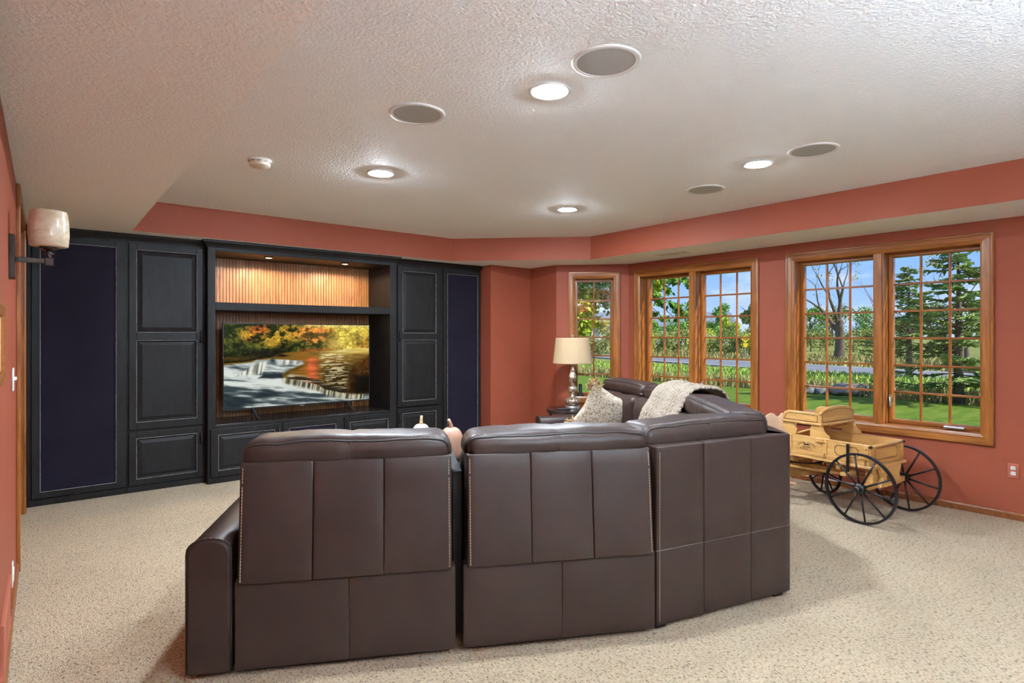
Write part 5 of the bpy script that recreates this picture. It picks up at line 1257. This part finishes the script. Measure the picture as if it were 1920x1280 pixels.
for (px, py, rx, rz, n, w_) in [(1092, 545, .30, .22, 260, 0), (1110, 560, .26, .30, 240, 0), (1096, 590, .22, .34, 260, 0), (1130, 540, .22, .22, 170, 1), (1138, 560, .15, .28, 110, 1), (1090, 620, .18, .24, 160, 0), (1112, 600, .15, .2, 90, 0), (1105, 525, .4, .2, 260, 1), (1088, 650, .12, .16, 70, 0),
                               (1228, 535, .18, .22, 120, 0), (1240, 525, .25, .15, 110, 1), (1226, 556, .12, .16, 60, 1), (1252, 545, .14, .12, 45, 1), (1262, 528, .2, .1, 60, 1), (1240, 568, .16, .10, 42, 1), (1262, 572, .15, .10, 40, 1), (1272, 580, .10, .12, 34, 1), (1282, 524, .2, .10, 60, 1), (1296, 535, .14, .08, 36, 1), (1228, 588, .10, .06, 22, 1), (1245, 598, .14, .05, 26, 1), (1270, 600, .10, .05, 18, 1), (1180, 520, .7, .35, 500, 1), (1150, 480, 1.0, .5, 800, 0), (1240, 490, .9, .3, 500, 1)]:
    spray(px, py, 10.2 + rs.uniform(-0.5, 0.5), rx, rz, n, m1 if w_ == 0 else m2)
f_ = m1.build('foliage', M['leaf_near'], e); f_['kind'] = 'stuff'; f_ = m2.build('foliage', M['leaf_near2'], e); f_['kind'] = 'stuff'; mbx.build('branches', M['bark'], e)
# boulders
def boulder(px, d, rx, ry, rz, seed, mat, label):
    g = at(px, d); m = MB(); vs = []; n, k_ = 22, 12
    def P(u, v):
        a = 2 * PI * u; b_ = -PI / 2 + PI * v; q = Vector((math.cos(b_) * math.cos(a), math.cos(b_) * math.sin(a), math.sin(b_)))
        s = 1 + 0.22 * noise.noise(q * 1.6 + Vector((seed, 0, 0))) + 0.08 * noise.noise(q * 4 + Vector((seed, 3, 0)))
        q = Vector([max(-0.8, min(0.8, c)) for c in q]); return (q.x * rx * s * 1.15, q.y * ry * s * 1.15, max(-0.05, rz * 0.75 + q.z * rz * s))
    m.grid(n, k_, P); o = m.build('boulder', mat, None, auto=38, loc=(g[0], g[1], GZ), rz=-YAW); tag(o, label, 'boulder', 'boulders at the lawn edge')
boulder(1594, 15.9, 0.47, 0.32, 0.21, 2.0, M['rock'], 'large flat pinkish boulder at the lawn edge')
boulder(1514, 16.3, 0.16, 0.14, 0.16, 5.0, M['rock2'], 'grey boulder at the left edge of the right window')
boulder(1538, 16.2, 0.17, 0.14, 0.11, 9.0, M['rock2'], 'small grey boulder between the other two boulders')
# road sign
g = at(1397, 38.0); e = empty('road_sign', (g[0], g[1], GZ), -YAW); tag(e, 'yellow warning sign with black arrows on a post by the road', 'sign')
m = MB(); m.box(-0.045, 0.045, -0.03, 0.03, 0, 1.6); m.build('post', M['post'], e)
m = MB(); m.prism([(0, -0.27), (0.27, 0), (0, 0.27), (-0.27, 0)], 0, 0.02, T((0, -0.032, 1.42)) @ RX(PI / 2)); m.build('sign_plate', M['yellow'], e)
m = MB(); m.box(-0.13, 0.13, -0.05, -0.032, 0.88, 1.14); m.build('lower_plate', M['yellow'], e)
m = MB()
for s_ in (-1, 1):
    m.prism([(s_ * 0.03, 0.14), (s_ * 0.07, 0.14), (s_ * 0.13, -0.06), (s_ * 0.09, -0.10)][::s_], 0, 0.004, T((0, -0.0535, 1.42)) @ RX(PI / 2))
m.prism([(-0.03, -0.12), (0.03, -0.12), (0.03, -0.02), (-0.03, -0.02)], 0, 0.004, T((0, -0.0535, 1.42)) @ RX(PI / 2)); m.build('sign_symbol', M['ink'], e)
# houses
def house(px, d, w_, dp, hw_, hr, label):
    g = at(px, d); e = empty('far_house', (g[0], g[1], GZ), -YAW); tag(e, label, 'house')
    m = MB(); m.box(-w_ / 2, w_ / 2, -dp / 2, dp / 2, 0, hw_); m.build('wall', M['siding'], e)
    m = MB(); m.prism([(-dp / 2 - 0.5, hw_ - 0.1), (dp / 2 + 0.5, hw_ - 0.1), (0, hr)], -w_ / 2 - 0.5, w_ / 2 + 0.5, Matrix(((0, 0, 1, 0), (1, 0, 0, 0), (0, 1, 0, 0), (0, 0, 0, 1)))); m.build('roof', M['roof'], e)
    for k in range(4):
        xx = -w_ / 2 + w_ * (k + 0.5) / 4; m = MB(); m.box(xx - 0.6, xx + 0.6, -dp / 2 - 0.04, -dp / 2, hw_ - 2.1, hw_ - 0.7); q = m.build('window', M['roof'], e)
house(1248, 112, 6.5, 8, 3.4, 5.6, 'pale house with a grey roof in the left middle sash')
house(1330, 112, 7.0, 8, 4.0, 6.2, 'pale house with a blue grey roof right of the middle mullion')
house(1140, 120, 8.0, 8, 3.4, 6.4, 'pale house behind the small autumn tree in the small window')
